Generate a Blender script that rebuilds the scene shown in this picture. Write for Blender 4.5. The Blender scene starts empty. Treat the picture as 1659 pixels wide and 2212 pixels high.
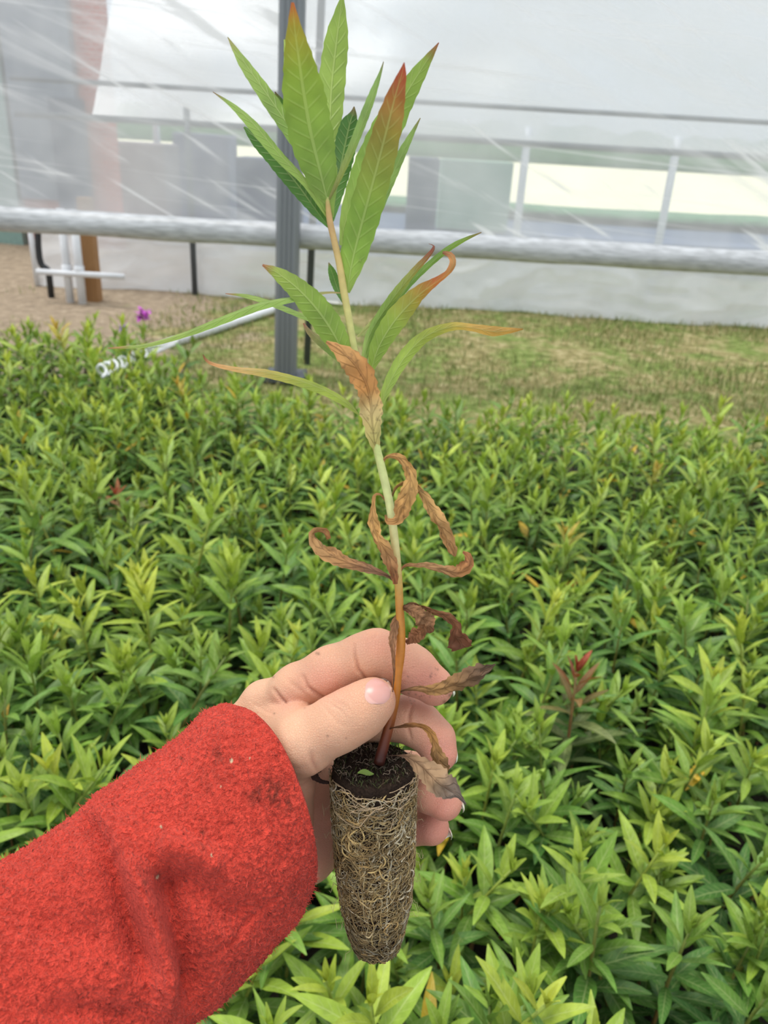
import bpy, math, random
import numpy as np
from mathutils import Vector, Matrix, noise
from mathutils.bvhtree import BVHTree
random.seed(7); RNG = np.random.RandomState(7)
sc = bpy.context.scene
COL = sc.collection
# ------------------------------------------------------------------ camera
W, H, FPX = 1659.0, 2212.0, 1700.0
CAMH, PITCH, ROLL = 1.12, math.radians(25.0), math.radians(3.4)
_R = np.array([1.0, 0, 0]); _U = np.array([0, math.sin(PITCH), math.cos(PITCH)]); FW = np.array([0, math.cos(PITCH), -math.sin(PITCH)])
RT = _R*math.cos(ROLL) + _U*math.sin(ROLL)
UP = -_R*math.sin(ROLL) + _U*math.cos(ROLL)
CAM = np.array([0, 0, CAMH])
cd = bpy.data.cameras.new('camera'); cam = bpy.data.objects.new('camera', cd); COL.objects.link(cam)
cam.matrix_world = Matrix(((RT[0], UP[0], -FW[0], 0), (RT[1], UP[1], -FW[1], 0), (RT[2], UP[2], -FW[2], CAMH), (0, 0, 0, 1)))
cd.sensor_fit = 'VERTICAL'; cd.sensor_height = 24.0; cd.lens = FPX/H*24.0
cd.clip_start = 0.02; cd.clip_end = 300
cd.dof.use_dof = True; cd.dof.focus_distance = 0.375; cd.dof.aperture_fstop = 10.0
sc.camera = cam
# ------------------------------------------------------------------ light
wd = bpy.data.worlds.new('overcast'); sc.world = wd; wd.use_nodes = True
wn = wd.node_tree.nodes; wl = wd.node_tree.links
bg = wn['Background']; bg.inputs[0].default_value = (0.90, 0.95, 1.0, 1)
tcw = wn.new('ShaderNodeTexCoord'); sx = wn.new('ShaderNodeSeparateXYZ'); wl.new(tcw.outputs['Generated'], sx.inputs[0])
mr = wn.new('ShaderNodeMapRange'); mr.inputs['From Min'].default_value = -0.05; mr.inputs['From Max'].default_value = 0.9
mr.inputs['To Min'].default_value = 1.08; mr.inputs['To Max'].default_value = 1.2
wl.new(sx.outputs['Z'], mr.inputs['Value']); wl.new(mr.outputs[0], bg.inputs[1])
sd = bpy.data.lights.new('sun', 'SUN'); sd.energy = 2.3; sd.angle = math.radians(28); sd.color = (1.0, 0.95, 0.87)
sun = bpy.data.objects.new('sun', sd); COL.objects.link(sun)
sun.rotation_euler = (math.radians(-4), math.radians(-14), 0)
sc.view_settings.view_transform = 'Standard'; sc.view_settings.look = 'None'
sc.view_settings.gamma = 1.0; sc.view_settings.use_curve_mapping = False
sc.view_settings.exposure = 0.12

# ------------------------------------------------------------------ helpers
def at(px, py, d):
    """point seen at photo position (px,py) lying d metres deep along the lens axis"""
    return CAM + d*(FW + RT*((px-W/2)/FPX) - UP*((py-H/2)/FPX))
def ray(px, py): return FW + RT*((px-W/2)/FPX) - UP*((py-H/2)/FPX)
def onY(px, py, Y):
    r = ray(px, py); return CAM + r*(Y/r[1])
def onZ(px, py, z=0.0):
    r = ray(px, py); return CAM + r*((z-CAMH)/r[2])
def proj(p):
    q = np.asarray(p) - CAM; d = q @ FW
    return W/2 + FPX*(q @ RT)/d, H/2 - FPX*(q @ UP)/d, d
def lin(h):
    if isinstance(h, (tuple, list)): return tuple(h[:3])
    h = h.lstrip('#'); o = []
    for i in (0, 2, 4):
        c = int(h[i:i+2], 16)/255; o.append(c/12.92 if c <= .04045 else ((c+.055)/1.055)**2.4)
    return tuple(o)
def tag(o, label=None, cat=None, group=None, kind=None):
    if label: o['label'] = label
    if cat: o['category'] = cat
    if group: o['group'] = group
    if kind: o['kind'] = kind
    return o
def empty(name, loc, label=None, cat=None, group=None):
    o = bpy.data.objects.new(name, None); COL.objects.link(o); o.location = loc; o.empty_display_size = .02
    return tag(o, label, cat, group)
class MB:
    def __init__(s): s.v = []; s.f = []; s.c = []; s.uv = []
    def add(s, v, f, c=None, uv=None):
        n = len(s.v); v = [tuple(map(float, p)) for p in v]; s.v += v
        s.f += [tuple(i+n for i in q) for q in f]
        if c is None: c = (1, 1, 1)
        s.c += [tuple(c)]*len(v) if not hasattr(c[0], '__len__') else [tuple(q[:3]) for q in c]
        s.uv += [(0, 0)]*len(v) if uv is None else list(uv)
    def mesh(s, name, m=None, smooth=True):
        me = bpy.data.meshes.new(name); me.from_pydata(s.v, [], s.f)
        ca = me.color_attributes.new('Col', 'FLOAT_COLOR', 'POINT')
        a = np.ones((len(s.v), 4), np.float32); a[:, :3] = np.array(s.c, np.float32).reshape(-1, 3); ca.data.foreach_set('color', a.ravel())
        ul = me.uv_layers.new(name='UV'); li = np.empty(len(me.loops), np.int32); me.loops.foreach_get('vertex_index', li)
        ul.data.foreach_set('uv', np.array(s.uv, np.float32)[li].ravel())
        if smooth: me.polygons.foreach_set('use_smooth', [True]*len(me.polygons))
        if m: me.materials.append(m)
        me.update(); return me
    def build(s, name, m=None, parent=None, smooth=True, origin=None):
        if origin is not None:
            o3 = np.array(origin); s.v = [tuple(np.array(p)-o3) for p in s.v]
        o = bpy.data.objects.new(name, s.mesh(name, m, smooth)); COL.objects.link(o)
        if origin is not None: o.location = origin
        if parent is not None:
            o.parent = parent
            if origin is None: # vertices are world coordinates
                o.matrix_parent_inverse = Matrix.Translation(parent.location).inverted()
        return o
def nrm(v):
    v = np.asarray(v, float); return v/(np.linalg.norm(v)+1e-12)
def spline(P, n):
    P = np.array(P, float); m = len(P)
    if m < 3:
        t = np.linspace(0, 1, n)[:, None]; return P[0]*(1-t)+P[-1]*t
    E = np.vstack([2*P[0]-P[1], P, 2*P[-1]-P[-2]])
    seg = np.linalg.norm(np.diff(P[:, :2], axis=0), axis=1)+1e-6; cs = np.concatenate([[0], np.cumsum(seg)]); out = []
    for s in np.linspace(0, cs[-1], n):
        i = min(np.searchsorted(cs, s, 'right')-1, m-2); t = (s-cs[i])/seg[i]
        p0, p1, p2, p3 = E[i:i+4]
        out.append(.5*((2*p1)+(-p0+p2)*t+(2*p0-5*p1+4*p2-p3)*t*t+(-p0+3*p1-3*p2+p3)*t**3))
    return np.array(out)
def tube(mb, pts, rad, n=8, col=None, cap=True, wob=0):
    pts = np.array(pts, float); N = len(pts); rad = np.broadcast_to(np.asarray(rad, float), (N,))
    T = np.gradient(pts, axis=0); ref = np.array([0.3, 0.1, 1.0]); t0 = nrm(T[0])
    if abs(t0 @ nrm(ref)) > .9: ref = np.array([1.0, .2, 0])
    b = nrm(np.cross(t0, ref)); V = []; C = []
    for i in range(N):
        t = nrm(T[i]); b = nrm(b - t*(b@t)); c = np.cross(t, b)
        for k in range(n):
            a = 2*math.pi*k/n; r = rad[i]*(1+wob*math.sin(3*a+i*.4))
            V.append(pts[i]+r*(b*math.cos(a)+c*math.sin(a)))
            if col is not None: C.append(col[i] if hasattr(col[0], '__len__') else col)
    F = [(i*n+k, i*n+(k+1) % n, (i+1)*n+(k+1) % n, (i+1)*n+k) for i in range(N-1) for k in range(n)]
    if cap: F += [tuple(range(n))[::-1], tuple((N-1)*n+k for k in range(n))]
    mb.add(V, F, C if col is not None else None)
def box(mb, c, s, col=None, M=None):
    V = [np.array([x*s[0]/2, y*s[1]/2, z*s[2]/2]) for x in (-1, 1) for y in (-1, 1) for z in (-1, 1)]
    if M is not None: V = [M@v for v in V]
    mb.add([v+np.array(c) for v in V], [(0, 1, 3, 2), (4, 6, 7, 5), (0, 4, 5, 1), (2, 3, 7, 6), (0, 2, 6, 4), (1, 5, 7, 3)], col)

# ------------------------------------------------------------------ materials
def mat(name):
    m = bpy.data.materials.new(name); m.use_nodes = True; return m, m.node_tree.nodes, m.node_tree.links, m.node_tree.nodes['Principled BSDF']
def math_(n, l, op, a, b=None, c=None):
    x = n.new('ShaderNodeMath'); x.operation = op
    for i, v in enumerate((a, b, c)):
        if v is None: continue
        if isinstance(v, (int, float)): x.inputs[i].default_value = v
        else: l.new(v, x.inputs[i])
    return x.outputs[0]
def mixc(n, l, f, a, b, bt='MIX'):
    x = n.new('ShaderNodeMix'); x.data_type = 'RGBA'; x.blend_type = bt
    for s, v in ((x.inputs[0], f), (x.inputs[6], a), (x.inputs[7], b)):
        if isinstance(v, (int, float)): s.default_value = v
        elif isinstance(v, tuple): s.default_value = (*v[:3], 1)
        else: l.new(v, s)
    return x.outputs[2]
def noise_(n, l, scale, detail=3, co='Object', sc3=None, rough=.5, dist=0):
    tc = n.new('ShaderNodeTexCoord'); src = tc.outputs[co]
    if sc3 is not None:
        mp = n.new('ShaderNodeMapping'); mp.inputs['Scale'].default_value = sc3[0]; mp.inputs['Rotation'].default_value = sc3[1]; l.new(src, mp.inputs[0]); src = mp.outputs[0]
    t = n.new('ShaderNodeTexNoise'); t.inputs['Scale'].default_value = scale; t.inputs['Detail'].default_value = detail
    t.inputs['Roughness'].default_value = rough; t.inputs['Distortion'].default_value = dist
    l.new(src, t.inputs['Vector']); return t.outputs[0]
def ramp(n, l, f, stops):
    r = n.new('ShaderNodeValToRGB'); e = r.color_ramp.elements
    while len(e) > 1: e.remove(e[-1])
    e[0].position = stops[0][0]; e[0].color = (*lin(stops[0][1]), 1)
    for p, c in stops[1:]:
        q = e.new(p); q.color = (*lin(c), 1)
    l.new(f, r.inputs[0]); return r.outputs[0]
def mrange(n, l, v, a, b, c=0., d=1.):
    x = n.new('ShaderNodeMapRange'); x.interpolation_type = 'SMOOTHSTEP'
    for i, q in enumerate((a, b, c, d)): x.inputs[i+1].default_value = q
    l.new(v, x.inputs[0]); return x.outputs[0]
def bump(n, l, h, p, dist, st=1.0, normal=None):
    b = n.new('ShaderNodeBump'); b.inputs['Distance'].default_value = dist; b.inputs['Strength'].default_value = st
    l.new(h, b.inputs['Height']); l.new(b.outputs[0], p.inputs['Normal'])
    if normal is not None: l.new(normal, b.inputs['Normal'])
    return b.outputs[0]
def leaf_mat(name, nveins=16, veinmix=.35, trans=.3, rough=.5, randomise=False, spots=0, bumpd=.0004, vein_col=(.62, .70, .30), tmul=(1.05, 1.12, .6)):
    m, n, l, p = mat(name)
    at_ = n.new('ShaderNodeAttribute'); at_.attribute_name = 'Col'; c = at_.outputs['Color']
    uv = n.new('ShaderNodeUVMap'); uv.uv_map = 'UV'; s = n.new('ShaderNodeSeparateXYZ'); l.new(uv.outputs[0], s.inputs[0])
    au = math_(n, l, 'ABSOLUTE', math_(n, l, 'SUBTRACT', s.outputs[0], .5))
    mid = mrange(n, l, au, .028, .055, 1, 0)
    ph = math_(n, l, 'FRACT', math_(n, l, 'SUBTRACT', math_(n, l, 'MULTIPLY', s.outputs[1], nveins), math_(n, l, 'MULTIPLY', au, 2.6)))
    sv = mrange(n, l, math_(n, l, 'ABSOLUTE', math_(n, l, 'SUBTRACT', ph, .5)), .0, .16, .55, 0)
    sv = math_(n, l, 'MULTIPLY', sv, mrange(n, l, au, .30, .46, 1, 0))
    v = math_(n, l, 'MAXIMUM', mid, sv)
    nz = noise_(n, l, 90, 4); c2 = mixc(n, l, 1.0, c, ramp(n, l, nz, [(.25, (.72, .74, .70)), (.75, (1.18, 1.16, 1.1))]), 'MULTIPLY')
    if randomise:
        oi = n.new('ShaderNodeObjectInfo'); c2 = mixc(n, l, 1.0, c2, ramp(n, l, oi.outputs['Random'], [(0, (.82, .92, .9)), (.5, (1, 1, .95)), (1, (1.14, 1.05, .88))]), 'MULTIPLY')
    c3 = mixc(n, l, math_(n, l, 'MULTIPLY', v, veinmix), c2, mixc(n, l, .5, c2, vein_col) if spots == 0 else mixc(n, l, .6, c2, (.12, .05, .02)))
    if spots:
        sp = mrange(n, l, noise_(n, l, 420, 3), .58, .66, 0, spots); c3 = mixc(n, l, sp, c3, (.10, .05, .025))
    l.new(c3, p.inputs['Base Color']); p.inputs['Roughness'].default_value = rough; p.inputs['Specular IOR Level'].default_value = .35
    bump(n, l, math_(n, l, 'ADD', v, math_(n, l, 'MULTIPLY', nz, .8)), p, bumpd, .7)
    tr = n.new('ShaderNodeBsdfTranslucent'); l.new(mixc(n, l, 1.0, c3, tmul, 'MULTIPLY'), tr.inputs[0])
    mx = n.new('ShaderNodeMixShader'); mx.inputs[0].default_value = trans
    l.new(p.outputs[0], mx.inputs[1]); l.new(tr.outputs[0], mx.inputs[2]); l.new(mx.outputs[0], n['Material Output'].inputs[0])
    return m
def simple(name, col, rough=.6, metal=0., nscale=20, var=.15, bmp=0, sc3=None, spec=.5, detail=4):
    m, n, l, p = mat(name); c = np.array(lin(col))
    nz = noise_(n, l, nscale, detail, sc3=sc3)
    l.new(ramp(n, l, nz, [(.2, tuple(c*(1-var))), (.8, tuple(c*(1+var)))]), p.inputs['Base Color'])
    p.inputs['Roughness'].default_value = rough; p.inputs['Metallic'].default_value = metal; p.inputs['Specular IOR Level'].default_value = spec
    if bmp: bump(n, l, nz, p, bmp, 1)
    return m
M_leaf = leaf_mat('green_leaf_skin', 15, .5, .34, .5)
M_dry = leaf_mat('dried_leaf_skin', 8, .5, .10, .75, spots=.35, bumpd=.0008, tmul=(1, .95, .8))
M_bed = leaf_mat('bed_leaf_skin', 9, .55, .20, .42, randomise=True, bumpd=.0006)
def vc_mat(name, rough=.6, nscale=200, var=.2, bmp=0, spec=.4, trans=0):
    m, n, l, p = mat(name); a = n.new('ShaderNodeAttribute'); a.attribute_name = 'Col'
    nz = noise_(n, l, nscale, 4)
    c = mixc(n, l, 1.0, a.outputs['Color'], ramp(n, l, nz, [(.25, (1-var,)*3), (.75, (1+var,)*3)]), 'MULTIPLY')
    l.new(c, p.inputs['Base Color']); p.inputs['Roughness'].default_value = rough; p.inputs['Specular IOR Level'].default_value = spec
    if bmp: bump(n, l, nz, p, bmp, 1)
    return m
M_stem = vc_mat('stem_skin', .45, 300, .12, .0002)
M_root = vc_mat('root_fibre', .7, 500, .2)
M_petal = vc_mat('petal', .6, 100, .15)
# film: clear polythene that has gone milky
def film_mat(name, clear=.5, streak=True, tint=(.86, .9, .95), streakrot=(0, math.radians(27), 0)):
    m, n, l, p = mat(name); n.remove(p)
    tr = n.new('ShaderNodeBsdfTransparent'); tr.inputs[0].default_value = (*tint, 1)
    df = n.new('ShaderNodeBsdfDiffuse'); df.inputs[0].default_value = (.93, .93, .93, 1)
    tl = n.new('ShaderNodeBsdfTranslucent'); tl.inputs[0].default_value = (.93, .94, .95, 1)
    gl = n.new('ShaderNodeBsdfGlossy'); gl.inputs[1].default_value = .25
    m1 = n.new('ShaderNodeMixShader'); m1.inputs[0].default_value = .6; l.new(df.outputs[0], m1.inputs[1]); l.new(tl.outputs[0], m1.inputs[2])
    m3 = n.new('ShaderNodeMixShader'); m3.inputs[0].default_value = .12; l.new(m1.outputs[0], m3.inputs[1]); l.new(gl.outputs[0], m3.inputs[2])
    m2 = n.new('ShaderNodeMixShader'); l.new(m3.outputs[0], m2.inputs[1]); l.new(tr.outputs[0], m2.inputs[2])
    big = noise_(n, l, 1.6, 3, rough=.6)
    f = mrange(n, l, big, .3, .7, clear-.12, clear+.12)
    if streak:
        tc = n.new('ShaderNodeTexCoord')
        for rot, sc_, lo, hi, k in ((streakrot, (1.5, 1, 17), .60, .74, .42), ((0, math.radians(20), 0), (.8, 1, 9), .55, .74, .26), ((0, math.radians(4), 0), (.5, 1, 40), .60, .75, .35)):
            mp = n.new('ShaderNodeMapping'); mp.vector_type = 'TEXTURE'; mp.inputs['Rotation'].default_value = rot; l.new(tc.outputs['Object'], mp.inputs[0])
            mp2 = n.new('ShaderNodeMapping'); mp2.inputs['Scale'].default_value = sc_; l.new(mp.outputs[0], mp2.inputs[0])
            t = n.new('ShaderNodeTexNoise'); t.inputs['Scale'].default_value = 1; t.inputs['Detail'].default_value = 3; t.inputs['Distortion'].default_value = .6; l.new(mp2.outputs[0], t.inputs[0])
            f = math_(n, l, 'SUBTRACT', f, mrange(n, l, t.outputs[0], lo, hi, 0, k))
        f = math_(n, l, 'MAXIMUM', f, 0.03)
    l.new(f, m2.inputs[0]); l.new(m2.outputs[0], n['Material Output'].inputs[0])
    return m
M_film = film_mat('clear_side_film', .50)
M_poly = film_mat('white_skirt_film', .10, False)
M_poly2 = film_mat('roof_film', .12, False)
M_metal = simple('grey_post_metal', '#7f8386', .5, .3, 8, .12, sc3=((90, 90, 1.5), (0, 0, 0)))
M_dark = simple('dark_bar_metal', '#565c62', .5, .2, 30, .1)
M_pvc = simple('white_pvc', '#d9dce0', .4, 0, 20, .05)
M_wood = simple('stake_wood', '#9a7248', .8, 0, 12, .2, sc3=((30, 30, 2), (0, 0, 0)))
M_black = simple('black_hose', '#26292c', .5)

# ------------------------------------------------------------------ ground
def ground_mat():
    m, n, l, p = mat('turf_and_soil')
    tc = n.new('ShaderNodeTexCoord'); s = n.new('ShaderNodeSeparateXYZ'); l.new(tc.outputs['Object'], s.inputs[0])
    a = noise_(n, l, 1.7, 5, rough=.65); b = noise_(n, l, 14, 5, rough=.7)
    turf = mixc(n, l, mrange(n, l, noise_(n, l, 3.1, 4, rough=.6), .42, .6), ramp(n, l, b, [(.3, '#5a5434'), (.5, '#8c8459'), (.7, '#bdb08a')]), ramp(n, l, b, [(.3, '#46522a'), (.5, '#6f7f42'), (.7, '#98a066')]))
    soil = ramp(n, l, b, [(.25, '#75685a'), (.55, '#9b8b77'), (.8, '#bfb09c')])
    lx = mrange(n, l, s.outputs[0], -2.3, -.3, .34, -.12)
    f = mrange(n, l, math_(n, l, 'ADD', a, lx), .5, .66, 0, 1)
    c = mixc(n, l, f, turf, soil)
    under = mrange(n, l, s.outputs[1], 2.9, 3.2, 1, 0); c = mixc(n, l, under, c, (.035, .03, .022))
    l.new(c, p.inputs['Base Color']); p.inputs['Roughness'].default_value = .95; p.inputs['Specular IOR Level'].default_value = .1
    bump(n, l, b, p, .03, .8); return m
gx = np.linspace(-14, 14, 90); gy = np.linspace(-1.5, 9, 90)
g = MB(); V = [(x, y, .03*noise.noise(Vector((x*.8, y*.8, 0)))) for y in gy for x in gx]
g.add(V, [(j*90+i, j*90+i+1, (j+1)*90+i+1, (j+1)*90+i) for j in range(89) for i in range(89)])
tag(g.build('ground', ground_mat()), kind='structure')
# far ground seen hazily through the film
M_cloth = simple('blue_grey_ground_cloth', '#4a5a74', .8, 0, 3, .2)
M_straw = simple('straw_field', '#f0e9c6', .95, 0, .5, .06)
g = MB(); g.add([(-60, 8.9, -.02), (60, 8.9, -.02), (60, 17, -.02), (-60, 17, -.02)], [(0, 1, 2, 3)]); tag(g.build('ground_cloth', M_cloth), kind='structure')
g = MB(); g.add([(-120, 17, -.02), (120, 17, -.02), (120, 110, 0), (-120, 110, 0)], [(0, 1, 2, 3)]); tag(g.build('field', M_straw), kind='structure')
def hedge(x0, x1, y, h, name, label, c):
    mb = MB(); n = 60
    pts = []; 
    V = []
    for j, (dy, f) in enumerate(((0, 0), (-.9, .5), (-.3, 1), (.5, 1.0), (1, .4), (.9, 0))):
        for i in range(n+1):
            x = x0+(x1-x0)*i/n; q = h*f*(1+.35*noise.noise(Vector((x*.5, y, j*.3)))); V.append((x, y+dy+.3*noise.noise(Vector((x, j, 2))), q))
    mb.add(V, [(j*(n+1)+i, j*(n+1)+i+1, (j+1)*(n+1)+i+1, (j+1)*(n+1)+i) for j in range(5) for i in range(n)])
    o = mb.build(name, simple(name+'_foliage', c, .9, 0, 4, .3, .1), origin=((x0+x1)/2, y, 0)); return tag(o, label, 'hedge')
hedge(-1, 60, 16.5, .22, 'hedge', 'low green hedge edging the pale field beyond the film', '#5f8a63')
hedge(-60, 80, 108, 4.0, 'tree_line', 'distant green tree line on the horizon behind the film', '#5c7f62')['category'] = 'trees'

# ------------------------------------------------------------------ near side wall: film, roll bar, posts
YW = 4.05
def sheet(name, x0, x1, z0, z1, y, m, nx, nz, amp, fs, parent=None, lean=0., base=None):
    mb = MB(); V = []
    for j in range(nz+1):
        for i in range(nx+1):
            x = x0+(x1-x0)*i/nx
            zz0 = z0(x) if callable(z0) else z0
            zz1 = z1(x) if callable(z1) else z1
            z = zz0+(zz1-zz0)*j/nz
            d = amp*noise.noise(Vector(((x+z*.9)*fs, (z-x*.35)*fs*2.2, 1.7))) + amp*.5*noise.noise(Vector(((x+z*1.5)*fs*2.5, (z-x*.3)*fs*5, 4.7)))
            V.append((x, y+d+lean*(z-zz0), z))
    mb.add(V, [(j*(nx+1)+i, j*(nx+1)+i+1, (j+1)*(nx+1)+i+1, (j+1)*(nx+1)+i) for j in range(nz) for i in range(nx)])
    return mb.build(name, m, parent)
pa, pb = onY(0, 472, YW), onY(1659, 570, YW)
def zbar(x): return pa[2]+(pb[2]-pa[2])*(x-pa[0])/(pb[0]-pa[0])
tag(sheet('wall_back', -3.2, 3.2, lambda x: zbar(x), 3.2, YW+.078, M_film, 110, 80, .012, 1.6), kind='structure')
def roll_mat():
    m, n, l, p = mat('rolled_film')
    tc = n.new('ShaderNodeTexCoord'); w = noise_(n, l, 7, 4, sc3=((2.2, 1, 14), (0, .5, 0)))
    l.new(ramp(n, l, w, [(.25, '#9ea0a2'), (.5, '#b9bbbd'), (.75, '#d0d2d5')]), p.inputs['Base Color'])
    p.inputs['Roughness'].default_value = .38; bump(n, l, w, p, .005, .4); return m
mb = MB(); xs = np.linspace(-3.2, 3.2, 120)
pts = [(x, YW, zbar(x)) for x in xs]
tube(mb, pts, [.058+.004*noise.noise(Vector((x*3, 0, 0))) for x in xs], 24, wob=.03)
o = mb.build('roll_bar', roll_mat(), origin=(0, YW, zbar(0))); tag(o, 'grey horizontal roll-up bar wrapped in film across the greenhouse side', 'pipe')
# main post with corrugated face
bt, tp = onY(617, 800, YW-.11), onY(632, 0, YW-.11)
root = empty('support_post', (bt[0], YW-.11, 0), 'thick grey ridged metal post rising in front of the film behind the plant', 'post')
mb = MB(); n = 48; V = []; hw = .054
prof = []
for k in range(n):
    a = 2*math.pi*k/n; c_, s_ = math.cos(a), math.sin(a); r = 1/max(abs(c_), abs(s_)); r = min(r, 1.22)
    x, y = hw*r*c_, hw*r*s_
    if s_ < 0 and abs(c_) < .7: y += .004*math.cos(x/hw*14)
    prof.append((x, y))
dx = (tp[0]-bt[0])/(tp[2]-bt[2])
for z in (0., 3.2): V += [(bt[0]+dx*(z-bt[2])+x, YW-.11+y, z) for x, y in prof]
mb.add(V, [(k, (k+1) % n, n+(k+1) % n, n+k) for k in range(n)])
mb.build('shaft', M_metal, root, smooth=False)
mb = MB(); box(mb, (bt[0], YW-.11, .02), (.2, .2, .025)); mb.build('base_plate', M_dark, root, smooth=False)
q = onY(662, 800, YW+.22)
mb = MB(); q2 = onY(692, 60, YW+.22); ddx = (q2[0]-q[0])/(q2[2]-q[2])
tube(mb, [(q[0]-ddx*q[2], YW+.22, -.02), (q[0]+ddx*(3.1-q[2]), YW+.22, 3.1)], .0185, 12); tag(mb.build('bracing_bar', M_dark, origin=(q[0], YW+.22, 0)), 'thin dark vertical bar just right of the thick grey post', 'bar')

# ------------------------------------------------------------------ neighbouring tunnel
b1, b2 = onZ(120, 628), onZ(1600, 697)
YN = (b1[1]+b2[1])/2
tun = empty('polytunnel', (0, YN, 0), 'neighbouring polytunnel with white film skirt and pale roof seen beyond the bar', 'greenhouse')
xl = onY(76, 560, YN)[0]
sk = sheet('skirt', xl, 7, .0, .52, YN, M_poly, 180, 20, .09, 2.2, tun, lean=.12)
z_r = onY(830, 216, YN)[2]; z_e = onY(830, 292, YN)[2]
rf = sheet('roof_film', xl+.5, 8, z_e, 5.0, YN+.1, M_poly2, 60, 30, .03, 1, tun, lean=.8)
mb = MB(); tube(mb, [(xl, YN, .50), (7, YN, .50)], .02, 8); mb.build('skirt_rail', M_dark, tun)
mb = MB(); tube(mb, [(xl, YN-.02, z_r), (7, YN-.02, z_r)], .017, 8); mb.build('upper_rail', M_dark, tun)
mb = MB(); tube(mb, [(xl, YN-.02, z_e), (7, YN-.02, z_e)], .022, 8); mb.build('eave_rail', M_dark, tun)
for px in (420, 1115, 1430):
    x = onY(px, 560, YN)[0]; mb = MB(); tube(mb, [(x, YN-.03 if px == 420 else YN+.16, 0), (x, YN-.03 if px == 420 else YN+.16, z_e+.1)], .022 if px == 420 else .03, 8)
    mb.build('frame_post', M_dark if px == 420 else M_pvc, tun)
mb = MB(); tube(mb, [(xl, YN-.02, .0), (xl, YN-.02, .55)], .02, 8); mb.build('end_post', M_pvc, tun)
# far tunnel hoops and diagonal brace behind
for px, xx in ((795, 0), (345, 0), (255, 0)):
    x = onY(px, 400, YN+4)[0]; mb = MB(); tube(mb, [(x, YN+4, 0), (x, YN+4, 2.4)], .04, 8)
    tag(mb.build('tunnel_upright', M_pvc, origin=(x, YN+4, 0)), {795: 'pale upright behind the film right of the seedling tip', 345: 'pale upright behind the film left of the thick post, second one', 255: 'pale upright behind the film beside the pink brick building'}[px], 'post')
# brick building and grey door far left
Yb = YN+2.2
bl = empty('brick_building', (onY(120, 300, Yb)[0], Yb, 0), 'pink brick building with grey doors blurred behind the film at far left', 'building')
def brick():
    m, n, l, p = mat('pink_brick'); tc = n.new('ShaderNodeTexCoord'); mp = n.new('ShaderNodeMapping'); mp.inputs['Rotation'].default_value = (math.radians(90), 0, 0); l.new(tc.outputs['Object'], mp.inputs[0])
    t = n.new('ShaderNodeTexBrick'); t.inputs['Scale'].default_value = 6; t.inputs[1].default_value = (*lin('#cf5a3e'), 1); t.inputs[2].default_value = (*lin('#bd5540'), 1); t.inputs[3].default_value = (*lin('#cfc0b4'), 1)
    l.new(mp.outputs[0], t.inputs[0]); l.new(t.outputs[0], p.inputs['Base Color']); p.inputs['Roughness'].default_value = .9; return m
def rectY(name, px0, px1, z0, z1, Y, m, par, th=.12):
    x0, x1 = onY(px0, 300, Y)[0], onY(px1, 300, Y)[0]; mb = MB(); box(mb, ((x0+x1)/2, Y+th/2, (z0+z1)/2), (x1-x0, th, z1-z0)); return mb.build(name, m, par, smooth=False)
MBK = brick(); M_door = simple('grey_door', '#6f7884', .5); M_dk = simple('blue_dark_panel', '#3c465c', .6)
rectY('wall', -400, 245, 0, 3.2, Yb, MBK, bl)
rectY('door', 30, 170, .45, 3.0, Yb-.14, M_door, bl); rectY('door', -200, 20, .0, 2.2, Yb-.14, simple('green_grey_panel', '#7f9a92'), bl)
rectY('dark_doorway', 112, 180, .2, 1.35, Yb-.2, M_dk, bl)
crates = [(520, 650, 0, .9, 10.2, '#4c5874', 'blue-grey crate stack behind the film left of the thick post'), (390, 505, 0, 1.12, 11.5, '#757c90', 'grey crate block behind the film at the thin dark upright'),
          (880, 945, .0, 1.0, 11, '#414e66', 'dark blue bin behind the film just right of the seedling leaves'), (1190, 1700, 0, .32, 9.2, '#5c6c8a', 'long blue-grey pallet stack behind the film on the right'),
          (235, 375, 0, 1.0, 9.2, '#8d8488', 'pale grey box behind the film near the brick building'), (948, 1100, .0, .98, 13, '#8fae97', 'pale green bin behind the film between dark bin and pale upright')]
for a, b, z0, z1, Y, c, lb in crates:
    x0, x1 = onY(a, 400, Y)[0], onY(b, 400, Y)[0]; mb = MB(); box(mb, ((x0+x1)/2, Y, (z0+z1)/2), (x1-x0, .6, z1-z0))
    bm_o = mb.build('storage_crate', simple('crate_paint', c, .7, 0, 5, .15), origin=((x0+x1)/2, Y, 0), smooth=False); tag(bm_o, lb, 'crate')
    bv = bm_o.modifiers.new('bevel', 'BEVEL'); bv.width = .02; bv.segments = 2

# white standpipes, stake, hose, cross bar at left
def gp(px, py): return onZ(px, py)
stand = [(153, 655), (179, 658)]
for i, (px, py) in enumerate(stand):
    p = gp(px, py); mb = MB(); tube(mb, [(p[0], p[1], -.03), (p[0], p[1], .62)], .027, 14)
    r = empty('standpipe', (p[0], p[1], 0), ['left one of two white plastic standpipes under the bar', 'right one of two white plastic standpipes, against the wooden stake'][i], 'pipe', None)
    mb.build('pipe', M_pvc, r); mb = MB(); tube(mb, [(p[0], p[1], .2), (p[0], p[1], .26)], .034, 14); mb.build('coupling', M_pvc, r)
p = gp(201, 655); mb = MB(); box(mb, (p[0], p[1]+.04, .33), (.085, .085, .72)); tag(mb.build('wooden_stake', M_wood, origin=(p[0], p[1]+.04, 0), smooth=False), 'brown wooden stake behind the white standpipes', 'stake')
p = gp(170, 655); mb = MB(); x0, x1 = onY(80, 590, p[1]-.06)[0], onY(268, 598, p[1]-.06)[0]; z = onY(170, 592, p[1]-.06)[2]
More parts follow.
